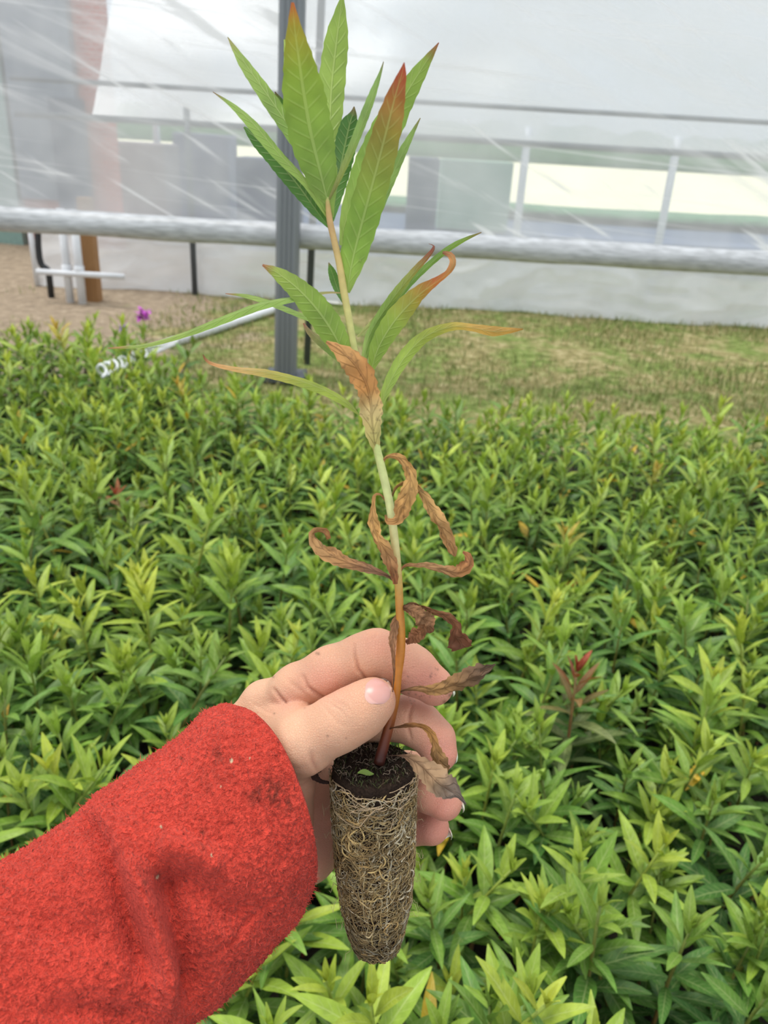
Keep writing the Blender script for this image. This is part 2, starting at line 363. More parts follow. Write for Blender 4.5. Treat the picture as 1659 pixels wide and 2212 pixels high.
tube(mb, [(x0, p[1]-.06, z), (x1, p[1]-.06, z)], .02, 12); tag(mb.build('cross_pipe', M_pvc, origin=((x0+x1)/2, p[1]-.06, z)), 'horizontal pale pipe clipped across the two white standpipes', 'pipe')
mb = MB(); hp = spline([tuple(onY(a, b, p[1]+.1)) for a, b in ((82, 478), (82, 520), (84, 550), (90, 572), (106, 590), (112, 648))], 14); tube(mb, hp, .022, 10); tag(mb.build('hose', M_black, origin=tuple(hp[-1])), 'black hose hanging beside the left edge of the white skirt', 'hose')
# white pipe lying on the turf
A, B = gp(725, 632), gp(385, 748); mb = MB(); tube(mb, [(A[0], A[1], .03), (B[0], B[1], .03)], .026, 12)
tag(mb.build('irrigation_pipe', M_pvc, origin=(B[0], B[1], 0)), 'white pipe lying diagonally on the turf behind the thick post', 'pipe')
C2 = gp(215, 803); mb = MB(); D0, D1 = B+np.array([-.02, 0, .03]), onZ(215, 803, .36)
k = np.linspace(0, 1, 340); ax = nrm(D1-D0); s1 = nrm(np.cross(ax, [0, 0, 1])); s2 = np.cross(s1, ax)
tube(mb, [D0+(D1-D0)*t+.02*(s1*math.cos(t*130)+s2*math.sin(t*130))for t in k], .006, 6)
tag(mb.build('coiled_hose', M_pvc, origin=tuple(D1)), 'white coiled hose running from the turf pipe into the plants', 'hose')

# grass
mb = MB(); gv = []
for i in range(42000):
    x = random.uniform(-3.4, 3.6); y = 3.0+3.4*random.random()**1.3
    if noise.noise(Vector((x*1.1, y*1.1, 3)))+(-.35 if x < -1.2 else .12) + random.uniform(-.25, .25) < 0: continue
    h = random.uniform(.015, .05); a = random.uniform(0, 6.28); lx, ly = random.gauss(0, .015), random.gauss(0, .015); w = .0035
    dx_, dy_ = w*math.cos(a), w*math.sin(a)
    c = random.choice([lin('#7d8a4c'), lin('#8c9358'), lin('#a39c6c'), lin('#6d7f42'), lin('#b5a87c')])
    mb.add([(x-dx_, y-dy_, -.01), (x+dx_, y+dy_, -.01), (x+lx*.5+dx_*.7, y+ly*.5+dy_*.7, h*.6), (x+lx*.5-dx_*.7, y+ly*.5-dy_*.7, h*.6), (x+lx, y+ly, h)], [(0, 1, 2, 3), (3, 2, 4)], c)
tag(mb.build('grass', M_petal), 'short patchy grass on the turf between the bed and white skirt', 'grass', kind='stuff')

# ------------------------------------------------------------------ bed of young plants
def blade(mb, base, az, elev, L, w, droop, c0, c1, nseg=6, across=4, fold=.35, twist=0., wave=0.):
    """lance-shaped leaf: base point, direction azimuth, elevation, length, half width"""
    d = np.array([math.cos(az), math.sin(az)]); V = []; UVs = []; C = []
    p = np.array(base, float); e = elev; ds = L/nseg; side = np.array([-d[1], d[0], 0.])
    for i in range(nseg+1):
        t = i/nseg; ww = w*(max(0, math.sin(math.pi*min(1, (t*.93+.045))**.85))**.9) if i < nseg else 0.0006
        if i == 0: ww = w*.12
        T = np.array([d[0]*math.cos(e), d[1]*math.cos(e), math.sin(e)]); N = np.cross(T, side); N = N if N[2] > 0 else N
        sd_ = side*math.cos(twist*t)+N*math.sin(twist*t); nn = np.cross(T, sd_)
        if nn[2] < 0 and elev < 1.3: nn = -nn
        for k in range(across+1):
            u = k/across*2-1
            q = p+sd_*ww*u+nn*(abs(u)*ww*fold)+nn*wave*ww*math.sin(i*2.1+u*2)
            V.append(q); UVs.append((k/across, t)); cc = np.array(c0)*(1-t)+np.array(c1)*t; C.append(cc)
        p = p+T*ds; e -= droop/nseg*(.5+t)
    a = across+1
    mb.add(V, [(i*a+k, i*a+k+1, (i+1)*a+k+1, (i+1)*a+k) for i in range(nseg) for k in range(across)], C, UVs)
PAL = {
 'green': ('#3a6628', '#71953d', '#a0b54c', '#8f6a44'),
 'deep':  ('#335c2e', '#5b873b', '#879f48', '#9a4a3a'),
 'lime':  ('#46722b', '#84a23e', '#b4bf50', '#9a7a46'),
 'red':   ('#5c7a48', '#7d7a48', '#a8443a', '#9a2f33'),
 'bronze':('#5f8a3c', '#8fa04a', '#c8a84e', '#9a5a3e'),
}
def make_plant(kind, seed, h=.30, lod=0, lscale=1.0, tip=None):
    """returns (stem MB, foliage MB)"""
    R = random.Random(seed); lo, mi, yo, st = [lin(c) for c in PAL[kind]]
    sm, fo = MB(), MB(); lean = (R.gauss(0, .12), R.gauss(0, .12)); n = R.randint(22, 28) if lod == 0 else 20
    def sp(t): return np.array([lean[0]*h*t*t, lean[1]*h*t*t, h*t])
    if lod == 0 or True:
        pts = [sp(t) for t in np.linspace(0, 1, 8 if lod == 0 else 4)]
        tube(sm, pts, np.linspace(.0032, .0016, len(pts)), 6 if lod == 0 else 3, [tuple(np.array(st)*(1-t)+np.array(mi)*t*.8+np.array(st)*.2*t) for t in np.linspace(0, 1, len(pts))])
    az = R.uniform(0, 6.28)
    for i in range(n):
        t = i/(n-1); az += 2.4+R.gauss(0, .25)
        hh = .28+.72*t**.8
        L = (.088*(1-t**3*.55))*R.uniform(.75, 1.2)*lscale; w = L*R.uniform(.085, .135)*(1.0 if t < .75 else 1.05)
        el = math.radians(8+62*t**2.2)+R.gauss(0, .16); dr = R.uniform(.35, 1.05)*(1.15-.7*t)
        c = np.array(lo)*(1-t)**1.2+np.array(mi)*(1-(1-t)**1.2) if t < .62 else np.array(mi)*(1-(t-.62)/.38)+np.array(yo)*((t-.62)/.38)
        c = c*R.uniform(.85, 1.15)
        if R.random() < .006: c = np.array(lin('#c9a83a'))
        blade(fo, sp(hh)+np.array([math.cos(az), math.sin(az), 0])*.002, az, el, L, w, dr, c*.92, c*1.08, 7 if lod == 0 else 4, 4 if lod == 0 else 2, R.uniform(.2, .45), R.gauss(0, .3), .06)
    # tight growing tip
    for i in range(5):
        a = R.uniform(0, 6.28); c = np.array(yo)*R.uniform(.95, 1.15)
        blade(fo, sp(1), a, R.uniform(1.0, 1.45), .022*R.uniform(.8, 1.3)*lscale, .0028, .2, c*.95, c*1.05, 4 if lod == 0 else 2, 2, .5)
    return sm, fo
LAB = {
 'green': ('young green leafy seedling in the dense bed below the held plant', 'mid green seedlings of the dense bed'),
 'deep': ('young seedling with deeper green leaves and reddish stem in the dense bed', 'deeper green red-stemmed seedlings of the bed'),
 'lime': ('young seedling with lime-yellow growing tip in the dense bed', 'lime-tipped seedlings of the bed'),
}
PROTO = {}
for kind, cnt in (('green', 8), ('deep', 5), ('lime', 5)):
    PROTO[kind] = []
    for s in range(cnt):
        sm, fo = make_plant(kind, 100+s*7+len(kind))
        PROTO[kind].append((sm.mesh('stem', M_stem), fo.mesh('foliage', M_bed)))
_used = set()
def place_plant(kind, x, y, s, rz, tx, ty, label=None, group=None, meshes=None, h=.3, name='leafy_seedling', z=0.):
    ms = meshes or random.choice(PROTO[kind])
    lb, gr = (label, group) if label else LAB[kind]
    e = empty(name, (x, y, z), lb, 'seedling', gr); e.scale = (s, s, s); e.rotation_euler = (tx, ty, rz)
    a = bpy.data.objects.new('stem', ms[0]); COL.objects.link(a); a.parent = e
    b = bpy.data.objects.new('foliage', ms[1]); COL.objects.link(b); b.parent = e
    return e
def yfar(x): return 2.72 + (.62*min(1, max(0, (-x-.35)/.8)) if x < -.35 else 0) + .10*noise.noise(Vector((x*2.2, 0, 5)))
CANZ = .31
# featured plants: photo position of the growing tip -> place, distinct look
FEAT = [
 (1262, 1462, 'red', 1.12, .34, 'seedling with dark red top leaves standing right of the hand', .0),
 (1415, 998, 'bronze', 1.0, .32, 'seedling with yellow-bronze top near the right edge of bed', .0),
 (1258, 1135, 'bronze', 1.0, .32, 'small bronze-tipped seedling below and left of the yellow-topped one', .0),
 (385, 1085, 'lime', 1.35, .33, 'tall broad-leaved seedling with lime top left of the stem', .0),
 (130, 1050, 'lime', 1.3, .33, 'tall lime-green seedling by the left edge of the bed', .0),
 (535, 1215, 'deep', 1.15, .32, 'seedling with bare red stem above its neighbours left of the stem', .0),
 (300, 1440, 'deep', 1.15, .32, 'seedling with bright red stem just above the red sleeve', .0),
 (1320, 1960, 'deep', 1.15, .32, 'seedling with dark red stem and large grey-green leaves at lower right', .0),
 (1000, 2080, 'lime', 1.2, .32, 'pale green broad-leaved seedling at the bottom right of the root plug', .0),
 (152, 700, 'bronze', 1.25, .36, 'tall bronze-stemmed seedling at the far left edge of the bed', .0),
 (55, 715, 'lime', 1.2, .36, 'tall green seedling at the far left corner of the bed', .0),
 (440, 830, 'bronze', 1.1, .33, 'reddish-brown tipped seedling near the back left of the bed', .0),
 (280, 1035, 'red', .8, .31, 'small seedling with reddish tip left of the tall lime one', .0),
]
feat_xy = []
for i, (px, py, kind, s, zt, lb, _) in enumerate(FEAT):
    p = onZ(px, py, zt*s if s > 1 else zt); feat_xy.append((p[0], p[1]))
    sm, fo = make_plant(kind, 900+i, lscale=.95)
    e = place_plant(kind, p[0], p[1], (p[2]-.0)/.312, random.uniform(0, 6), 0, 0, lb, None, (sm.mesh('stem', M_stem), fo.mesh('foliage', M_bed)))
cand = []
sp_ = .077
for j in range(74):
    for i in range(-42, 43):
        x = (i+(.5 if j % 2 else 0))*sp_+random.gauss(0, .017); y = .18+j*sp_*.87+random.gauss(0, .017)
        if y > yfar(x): continue
        if any((x-a)**2+(y-b)**2 < .045**2 for a, b in feat_xy): continue
        px, py, d = proj((x, y, CANZ))
        if d < .2 or px < -260 or px > W+260 or py > H+420: continue
        cand.append((d, x, y, px, py))
cand.sort()
inview = [c for c in cand if -60 < c[3] < W+60 and c[4] < H+120]
# plants fully hidden behind the sleeve/hand still stand but belong to the rest
top = set(); 
for c in inview:
    if len(top) >= 286: break
    top.add(c)
rest = MB(); restst = MB()
LOD = {k: [make_plant(k, 300+s+len(k), lod=1) for s in range(6)] for k in ('green', 'deep', 'lime')}
LODA = {k: [(np.array(s.v), s.f, s.c, np.array(f.v), f.f, f.c, f.uv) for s, f in L] for k, L in LOD.items()}
RV = []; RF = []; RC = []; RUV = []; nv = 0
for c in cand:
    d, x, y, px, py = c
    kind = random.choices(['green', 'deep', 'lime'], [.52, .22, .26])[0]
    s = random.gauss(.98, .11)*(1+.05*noise.noise(Vector((x*3, y*3, 9)))); s = max(.72, min(1.25, s))
    if x < -.6 and y > 2.6: s *= 1.08
    rz = random.uniform(0, 6.28); tx, ty = random.gauss(0, .09), random.gauss(0, .09)
    if c in top: place_plant(kind, x, y, s, rz, tx, ty)
    else:
        sv, sf, scol, fv, ff, fc, fuv = random.choice(LODA[kind])
        M = np.array(Matrix.LocRotScale(Vector((x, y, 0)), Matrix.Rotation(rz, 3, 'Z').to_quaternion() @ Matrix.Rotation(tx, 3, 'X').to_quaternion(), Vector((s, s, s))))
        for vv, f_, c_, uv_ in ((sv, sf, scol, [(.25, 0)]*len(sv)), (fv, ff, fc, fuv)):
            RV.append(vv@M[:3, :3].T+M[:3, 3]); RF += [tuple(q+nv for q in ff_) for ff_ in f_]; nv += len(vv)
            k_ = random.uniform(.88, 1.14); RC += [tuple(np.array(q[:3])*k_) for q in c_]; RUV += list(uv_)
rest.v = [tuple(q) for q in np.vstack(RV)]; rest.f = RF; rest.c = RC; rest.uv = RUV
tag(rest.build('seedling_canopy', M_bed), 'dense mass of green seedlings filling the rest of the bed to the turf', 'seedlings', kind='stuff')
# flowering stems at the back left
for px, py, sz, lb in ((308, 682, 1.0, 'bright magenta flower head above the back left of the bed'), (265, 707, .6, 'small violet flower head left of the bright magenta one')):
    p = onY(px, py, 3.55); e = empty('flowering_stem', (p[0], p[1], 0), lb, 'flower'); mb = MB(); col = lin('#8d6a5a')
    tube(mb, [(p[0], p[1], 0), (p[0]+.005, p[1], p[2]*.6), (p[0], p[1], p[2]+.02)], .003, 6, col); mb.build('stem', M_stem, e)
    mb = MB(); R = random.Random(3)
    for i in range(int(46*sz)):
        a = R.uniform(0, 6.28); zz = p[2]+R.uniform(-.022, .022)*sz; c = np.array(lin('#c95ac8' if sz == 1 else '#a77ad6'))*R.uniform(.8, 1.2)
        blade(mb, (p[0]+R.gauss(0, .012)*sz, p[1]+R.gauss(0, .012)*sz, zz), a, R.uniform(-.4, 1), .028*sz, .009*sz, .5, c, c*1.1, 3, 2, .2)
    mb.build('petals', M_petal, e)
    mb = MB()
    for i in range(16):
        a = R.uniform(0, 6.28); c = np.array(lin('#5f8a3c')); blade(mb, (p[0], p[1], p[2]*(.35+.5*i/16)), a, .5, .07, .007, .6, c, c, 4, 2, .3)
    mb.build('foliage', M_bed, e)

# ------------------------------------------------------------------ the held seedling
def pdep(y): return .345-(1640-y)/1200*.045 if y < 1640 else .345
PB = at(805, 1650, .345)
seed = empty('held_seedling', tuple(PB), 'uprooted seedling with browned lower leaves and root plug held in the hand', 'seedling')
SP = [(818, 1650), (825, 1625), (836, 1585), (846, 1545), (855, 1500), (858, 1462), (865, 1410), (866, 1360), (863, 1310), (861, 1262), (856, 1200), (849, 1140), (840, 1080), (824, 1010), (812, 960), (800, 900), (785, 835), (767, 765), (754, 690), (743, 630), (733, 570), (722, 520), (713, 480), (708, 440), (708, 425)]
SR = [12, 12, 11, 10.5, 10, 10, 10, 9.5, 9, 9, 9, 9.2, 9.2, 9, 8.5, 8.2, 8, 8, 7.8, 8, 7.5, 7, 7, 5, 2]
SC = ['#35160f', '#4a1f14', '#6b341b', '#8a4d20', '#a5641f', '#b9742a', '#b9742a', '#b87a30', '#b9803a', '#c09a50', '#cfc082', '#d2ce8e', '#cbd08e', '#c3cb84', '#bcc77a', '#b9c474', '#b5bf6e', '#b9bd72', '#bfbb72', '#c2b46e', '#c4ac6c', '#c3a46a', '#c09c66', '#b8a060', '#9ab060']
S = spline([(x, y, r, *lin(c)) for (x, y), r, c in zip(SP, SR, SC)], 110)
mb = MB(); tube(mb, [at(x, y, pdep(y)) for x, y in S[:, :2]], [r*pdep(y)/FPX for y, r in zip(S[:, 1], S[:, 2])], 14, [tuple(np.clip(c, 0, 1)) for c in S[:, 3:6]])
mb.build('stem', M_stem, seed)
def hleaf(pts, cols, dd=(0, 0), ang=(0, 0), fold=.25, m=None, label=None, serr=.05, nseg=44, cross=10, crinkle=0., d_abs=None, curlw=0.0, widen=1.0):
    """pts: (px,py,half-width px) from base to tip; dd: depth offset base->tip in m (quadratic); ang: facing angle base->tip (rad)"""
    P = spline(pts, nseg+1); V = []; UVs = []; C = []
    cols = [np.array(lin(c)) for c in cols]; rs = random.uniform(0, 100)
    by = pts[0][1]
    for i in range(nseg+1):
        t = i/nseg; x, y, w = P[i]; w = max(w, .5)*widen
        d = (d_abs if d_abs else pdep(by)) + dd[0]*math.sin(math.pi*t)+dd[1]*t*t
        a = P[min(i+1, nseg)]-P[max(i-1, 0)]; tx, ty = a[:2]/(np.hypot(*a[:2])+1e-9); nx, ny = -ty, tx
        an = ang[0]+(ang[-1]-ang[0])*t if len(ang) == 2 else np.interp(t, np.linspace(0, 1, len(ang)), ang)
        kk = (t/.9*(len(cols)-2) if t < .9 else len(cols)-2+((t-.9)/.1)) if m is None else t*(len(cols)-1); i0 = min(int(kk), len(cols)-2); c = cols[i0]*(1-(kk-i0))+cols[i0+1]*(kk-i0)
        sr = 1+serr*(((i*.7) % 1)-.5)*2
        wm = w*d/FPX; wv = RT*nx-UP*ny; vw = FW
        wd_ = wv*math.cos(an)+vw*math.sin(an); nn = vw*math.cos(an)-wv*math.sin(an); c0 = at(x, y, d)
        for k in range(cross+1):
            u = k/cross*2-1; cu = u*sr if abs(u) > .9 else u
            q = c0+wd_*wm*cu/max(.25, 1) + nn*wm*(fold*abs(u)+curlw*u*u)
            if crinkle:
                q = q + nn*wm*crinkle*noise.noise(Vector((t*7+rs, u*1.6, rs)))*1.3 + nn*wm*crinkle*.5*noise.noise(Vector((t*19+rs, u*3.6, rs+9))) + wd_*wm*crinkle*.5*noise.noise(Vector((t*11+rs, u*.6, rs+3)))*abs(u)
            V.append(q); UVs.append((k/cross, t)); C.append(c*(1+(.25 if crinkle else .1)*noise.noise(Vector((t*8+rs, u*2, 5)))))
    a = cross+1
    mb = MB(); mb.add(V, [(i*a+k, i*a+k+1, (i+1)*a+k+1, (i+1)*a+k) for i in range(nseg) for k in range(cross)], C, UVs)
    o = mb.build('leaf', m or M_leaf, seed)
    if label: o['label'] = label
    return o
G1, G2, G3, GD, GD2 = '#8cab52', '#87a64a', '#94ae52', '#4f7a36', '#5c8a3e'
RD = '#b5564a'
HL = [
 # back leaves first
 ([(712, 470, 3), (712, 400, 14), (712, 300, 24), (716, 190, 29), (727, 90, 26), (735, 30, 14), (740, -12, 2)], [G2, G3, G3, '#9ab257'], (.01, .012), (0, .2), .2),
 ([(700, 430, 4), (672, 350, 16), (645, 260, 20), (628, 170, 14), (615, 85, 2)], [G2, '#94b04a', '#a8bb55'], (.0, .008), (.2, .3), .2),
 ([(706, 450, 4), (672, 350, 14), (632, 285, 19), (585, 215, 20), (535, 145, 15), (510, 108, 8), (492, 80, 1)], [G2, '#84a44a', '#8fa850', '#9c8a58'], (.0, .006), (.2, .5), .25),
 ([(700, 410, 3), (668, 335, 12), (640, 285, 19), (617, 240, 15), (594, 198, 1)], [GD, GD2, '#5a8a40', '#7a5a50'], (.012, .01), (.1, .1), .25),
 ([(712, 492, 3), (680, 450, 13), (640, 395, 20), (595, 340, 20), (553, 298, 14), (527, 274, 2)], [GD2, GD, '#54803a', '#5f8a42'], (.004, .01), (.0, .1), .3),
 ([(708, 470, 3), (660, 393, 10), (605, 335, 15), (550, 270, 15), (505, 228, 8), (460, 198, 1)], ['#9cb35c', '#8aa850', '#86a44c', '#96664f'], (-.002, .0), (.6, .5), .35),
 ([(718, 478, 3), (727, 410, 17), (740, 340, 24), (755, 270, 20), (763, 245, 8), (765, 230, 1)], [GD2, GD, '#4c7836', '#8a6a50'], (.006, .008), (.1, .1), .2),
 ([(712, 430, 3), (738, 375, 7), (770, 300, 11), (800, 222, 11), (820, 165, 5), (829, 133, 1)], ['#a9a362', '#93b068', '#8fae66', '#98846a'], (-.004, -.006), (.7, .8), .3),
 ([(716, 470, 5), (694, 380, 34), (672, 290, 48), (656, 200, 46), (646, 130, 34), (637, 65, 18), (632, 5, 3)], ['#93ad55', '#86a44b', '#8aa74c', '#90a84c', '#a39248', '#c0604e'], (-.004, -.045), (-.1, .15), .16),
 ([(736, 530, 3), (752, 460, 16), (790, 370, 30), (835, 280, 33), (870, 215, 26), (910, 150, 15), (948, 92, 1)], ['#98b058', '#8dad50', '#8aa94c', '#8fa850', '#b5564a'], (.004, -.002), (.1, .3), .2),
 ([(778, 565, 3), (795, 510, 8), (822, 440, 12), (858, 355, 12), (885, 300, 7), (908, 255, 1)], ['#98b058', '#93b25e', '#90ae62', '#a08a60'], (.006, .012), (.4, .6), .25),
 ([(750, 632, 6), (762, 560, 27), (785, 470, 35), (812, 370, 35), (838, 270, 31), (856, 200, 20), (868, 160, 10), (873, 135, 1)], ['#9ab258', '#8bad4c', '#88a848', '#919c48', '#a08a48', '#b0644a', '#b8484a'], (-.004, -.042), (.1, -.2), .16),
 ([(742, 655, 2), (728, 620, 9), (718, 590, 9), (710, 567, 1)], [GD2, '#6f9c4c', '#a07a6a'], (.004, .004), (0, 0), .2),
 ([(770, 760, 2), (752, 740, 3), (700, 702, 7), (640, 676, 8), (580, 652, 8), (530, 638, 6), (487, 634, 1)], ['#9fb064', '#8cab52', '#8cab52', '#8fa850', '#b0604f'], (.006, .02), (.6, .6), .3),
 ([(738, 632, 2), (700, 631, 5), (640, 642, 10), (560, 658, 13), (480, 688, 13), (400, 720, 9), (320, 744, 6), (270, 749, 4), (234, 752, 1)], ['#bda070', '#8fae55', '#86a64a', '#86a64a', '#8fa84f', '#96ab58', '#c0705a'], (.0, -.01), (.7, .5), .4),
 ([(760, 800, 3), (722, 765, 8), (690, 735, 10), (668, 715, 7), (656, 698, 2)], ['#93ad62', '#93ad62', '#b59a80', '#cc7a86'], (.004, .0), (.2, .6), .3),
 ([(762, 812, 4), (728, 735, 26), (690, 675, 30), (645, 625, 24), (600, 590, 14), (567, 572, 2)], ['#93ad50', '#8aa64a', '#88a448', '#8fa24c', '#a55a48'], (-.006, -.008), (-.2, .1), .2),
 ([(772, 728, 2), (795, 705, 4), (830, 668, 5), (860, 640, 5), (885, 612, 2)], ['#b0b070', '#9fb866', '#98b45e'], (.004, .012), (.5, .5), .2),
 ([(786, 790, 3), (815, 705, 9), (850, 655, 9), (900, 598, 8), (960, 545, 7), (1000, 520, 5), (1040, 502, 1)], ['#9fb866', '#7fa656', '#7aa052', '#86a44e', '#9c7a5a'], (.006, .02), (.6, .7), .3),
 ([(783, 775, 3), (800, 720, 8), (845, 650, 11), (893, 590, 9), (920, 560, 7), (936, 540, 5), (938, 530, 4), (926, 526, 1)], ['#a5bb6c', '#93b05e', '#94b05c', '#a0a45c', '#a5584e', '#7a3c36'], (.002, .01), (.5, .9), .35),
 ([(800, 806, 4), (818, 750, 19), (855, 690, 24), (905, 638, 21), (945, 608, 12), (968, 590, 9), (980, 568, 10), (974, 550, 9), (956, 545, 3)], ['#9ab452', '#90ab48', '#94aa48', '#a79a4a', '#c2704e', '#c98f5a', '#7a3f2a'], (-.003, -.004), (.1, .1, .2, .9, 1.1, .2), .25),
 ([(822, 882, 3), (838, 835, 11), (872, 775, 15), (918, 728, 13), (975, 706, 9), (1020, 708, 8), (1065, 716, 11), (1105, 714, 6), (1130, 711, 1)], ['#a9bd62', '#a2bb5a', '#a5ba55', '#b3b655', '#d2a860', '#cfa05a', '#b5803f'], (.0, .004), (.2, .5), .3),
 ([(776, 896, 2), (745, 868, 9), (700, 842, 12), (640, 820, 13), (570, 803, 12), (510, 796, 8), (462, 786, 5), (445, 776, 4), (439, 766, 1)], ['#a9b95c', '#a5b850', '#a8b84e', '#bdb556', '#d3b070', '#c99060', '#8a4f3a'], (.0, .0), (.5, .7), .35),
]
for rec in HL: hleaf(*rec[:2], dd=rec[2], ang=rec[3], fold=rec[4])
DL = [
 ([(816, 985, 3), (808, 945, 14), (803, 900, 23), (800, 862, 26), (788, 820, 28), (765, 785, 27), (735, 757, 16), (705, 738, 3)], ['#c9c070', '#cfc27a', '#d8c288', '#c08a50', '#b07c48', '#c3935c', '#c08a58'], (-.009, -.020), (.1, .0, .25, .1, .1), .2, .22, 'half-withered leaf, tan-brown at its tip and yellow at base'),
 ([(826, 1008, 2), (832, 990, 3), (850, 985, 5), (872, 998, 9), (886, 1030, 12), (882, 1068, 16), (868, 1098, 15), (858, 1122, 9), (838, 1125, 7), (833, 1112, 2)], ['#a9794c', '#bd8f56', '#c79a5e', '#b98a52', '#b0814f'], (-.004, .0), (.9, .5, .1, .3, .7), .3, .5, None),
 ([(846, 1076, 2), (858, 1052, 3), (885, 1043, 5), (908, 1062, 6), (935, 1105, 12), (956, 1145, 14), (970, 1175, 13), (978, 1192, 9), (983, 1202, 2)], ['#8f6a3a', '#b08a50', '#bd935c', '#b58a58', '#a87c50'], (-.004, .0), (.8, .6, .2, .9, .3), .3, .5, None),
 ([(834, 1082, 2), (822, 1068, 2), (809, 1070, 2.5), (806, 1095, 4), (805, 1128, 12), (812, 1158, 11), (828, 1182, 12), (842, 1210, 12), (850, 1240, 9), (853, 1262, 4)], ['#9a6a45', '#bd8f56', '#c79a5e', '#a87c52', '#8a5434'], (-.003, .002), (.4, .1, .7, .1, .6), .3, .5, None),
 ([(856, 1256, 3), (832, 1241, 4), (795, 1228, 8), (755, 1216, 10), (720, 1200, 14), (692, 1178, 15), (680, 1158, 12), (682, 1150, 9), (700, 1150, 9), (709, 1165, 5)], ['#5a3a2c', '#8f6a50', '#a5794e', '#b98f60', '#a06a3c'], (-.004, -.006), (.5, .2, .2, .4, 1.3, .8), .4, .45, None),
 ([(865, 1238, 2), (876, 1223, 3), (920, 1224, 6), (962, 1233, 8), (990, 1236, 11), (1012, 1218, 13), (1010, 1200, 9), (1000, 1192, 4)], ['#8f5a35', '#b58a60', '#a98058', '#b07a4c', '#8f5c3a'], (-.003, -.004), (.8, .7, .5, .1, .9), .35, .5, None),
 ([(866, 1312, 3), (888, 1318, 9), (908, 1330, 14), (922, 1347, 16), (932, 1367, 4)], ['#4a2d20', '#8a6444', '#8f6848', '#7a5236'], (-.006, -.004), (.3, .1, .2), .35, .55, None),
 ([(868, 1311, 2), (895, 1309, 5), (935, 1323, 5), (965, 1333, 8), (985, 1352, 8), (985, 1370, 12), (993, 1388, 24), (998, 1402, 18)], ['#5a3a28', '#8a6040', '#85583a', '#74482f', '#6e4430'], (-.003, .004), (.3, .8, .5, .2), .3, .5, None),
 ([(928, 1352, 4), (912, 1362, 10), (895, 1372, 13), (876, 1388, 5)], ['#7a5236', '#8f6040', '#7a482c'], (.003, .004), (.2, .7), .4, .5, None),
 ([(860, 1325, 3), (852, 1350, 9), (848, 1385, 9), (849, 1415, 5), (851, 1455, 3), (848, 1495, 1.5)], ['#7a5434', '#93694a', '#845a3c', '#5a3a28'], (-.002, -.002), (.2, .6), .3, .4, None),
 ([(857, 1508, 1.5), (866, 1494, 2), (895, 1489, 4), (930, 1491, 9), (965, 1486, 12), (1000, 1472, 18), (1030, 1458, 18), (1052, 1447, 12), (1070, 1435, 2)], ['#3a2018', '#8a6440', '#a57c4c', '#8a6844', '#6e5440', '#5c4a3c'], (-.006, -.004), (.6, .3, .1, .5), .35, .6, None),
 ([(831, 1588, 2), (842, 1575, 2), (880, 1568, 5), (912, 1570, 6), (932, 1588, 7), (940, 1612, 7), (944, 1635, 13), (955, 1662, 14), (962, 1675, 4)], ['#2f1712', '#7a5030', '#a5743c', '#8f6a40', '#8a6a48'], (-.010, -.014), (.6, .7, .2, .4), .3, .55, None),
 ([(826, 1634, 1.5), (862, 1632, 2), (890, 1640, 12), (920, 1663, 24), (950, 1692, 30), (972, 1706, 26), (990, 1718, 8), (1006, 1738, 2)], ['#2a1612', '#6a5140', '#93765a', '#9a7d60', '#7a6a60', '#5c5450'], (-.014, -.020), (.1, .1, .0, .2), .15, .35, 'broad grey-brown torn dead leaf lying over the root plug'),
 ([(715, 1692, 2), (690, 1686, 4), (680, 1672, 8), (694, 1655, 8), (712, 1640, 4)], ['#1f1210', '#3a2018', '#2f1a14'], (.0, .0), (.3, .5), .3, .4, None),
]
for i, (pts, cols, dd, ang, fo_, cr, lb) in enumerate(DL):
    hleaf(pts, cols, dd=dd, ang=ang, fold=fo_, m=M_dry, label=lb or 'shrivelled brown leaf', crinkle=cr, serr=.12, d_abs=.350 if i == 13 else None, widen=1.0 if i in (0, 9, 12) else 1.25)

# root plug
AXD = nrm(-UP*.965+FW*.264 + RT*.012); PT = at(806, 1652, .350); PX = nrm(RT-AXD*(RT@AXD)); PY = np.cross(AXD, PX)   # PY away/toward
if PY@FW > 0: PY = -PY      # PY points to the camera
PLEN = .100
def plug_r(s):
    R_ = np.interp(s, [0, .03, .08, .25, .5, .72, .88, .97, 1.0], [.0178, .0183, .0184, .0182, .0175, .0158, .0128, .0105, .009])
    return R_
def plug_pt(s, a, off=0.):
    flute = -.0008*math.exp(-((a-math.pi/2+.08)/.10)**2)
    r = plug_r(s)+off+flute
    return PT+AXD*(s*PLEN)+r*(PX*math.cos(a)+PY*math.sin(a))
mb = MB(); ns, na = 90, 128; V = []
for i in range(ns+1):
    s = i/ns
    for k in range(na):
        a = 2*math.pi*k/na; q = Vector((math.cos(a)*3, math.sin(a)*3, s*16))
        V.append(plug_pt(s, a, .0006*noise.noise(q*2)+.0005*noise.noise(q*6)))
F = [(i*na+k, i*na+(k+1) % na, (i+1)*na+(k+1) % na, (i+1)*na+k) for i in range(ns) for k in range(na)]
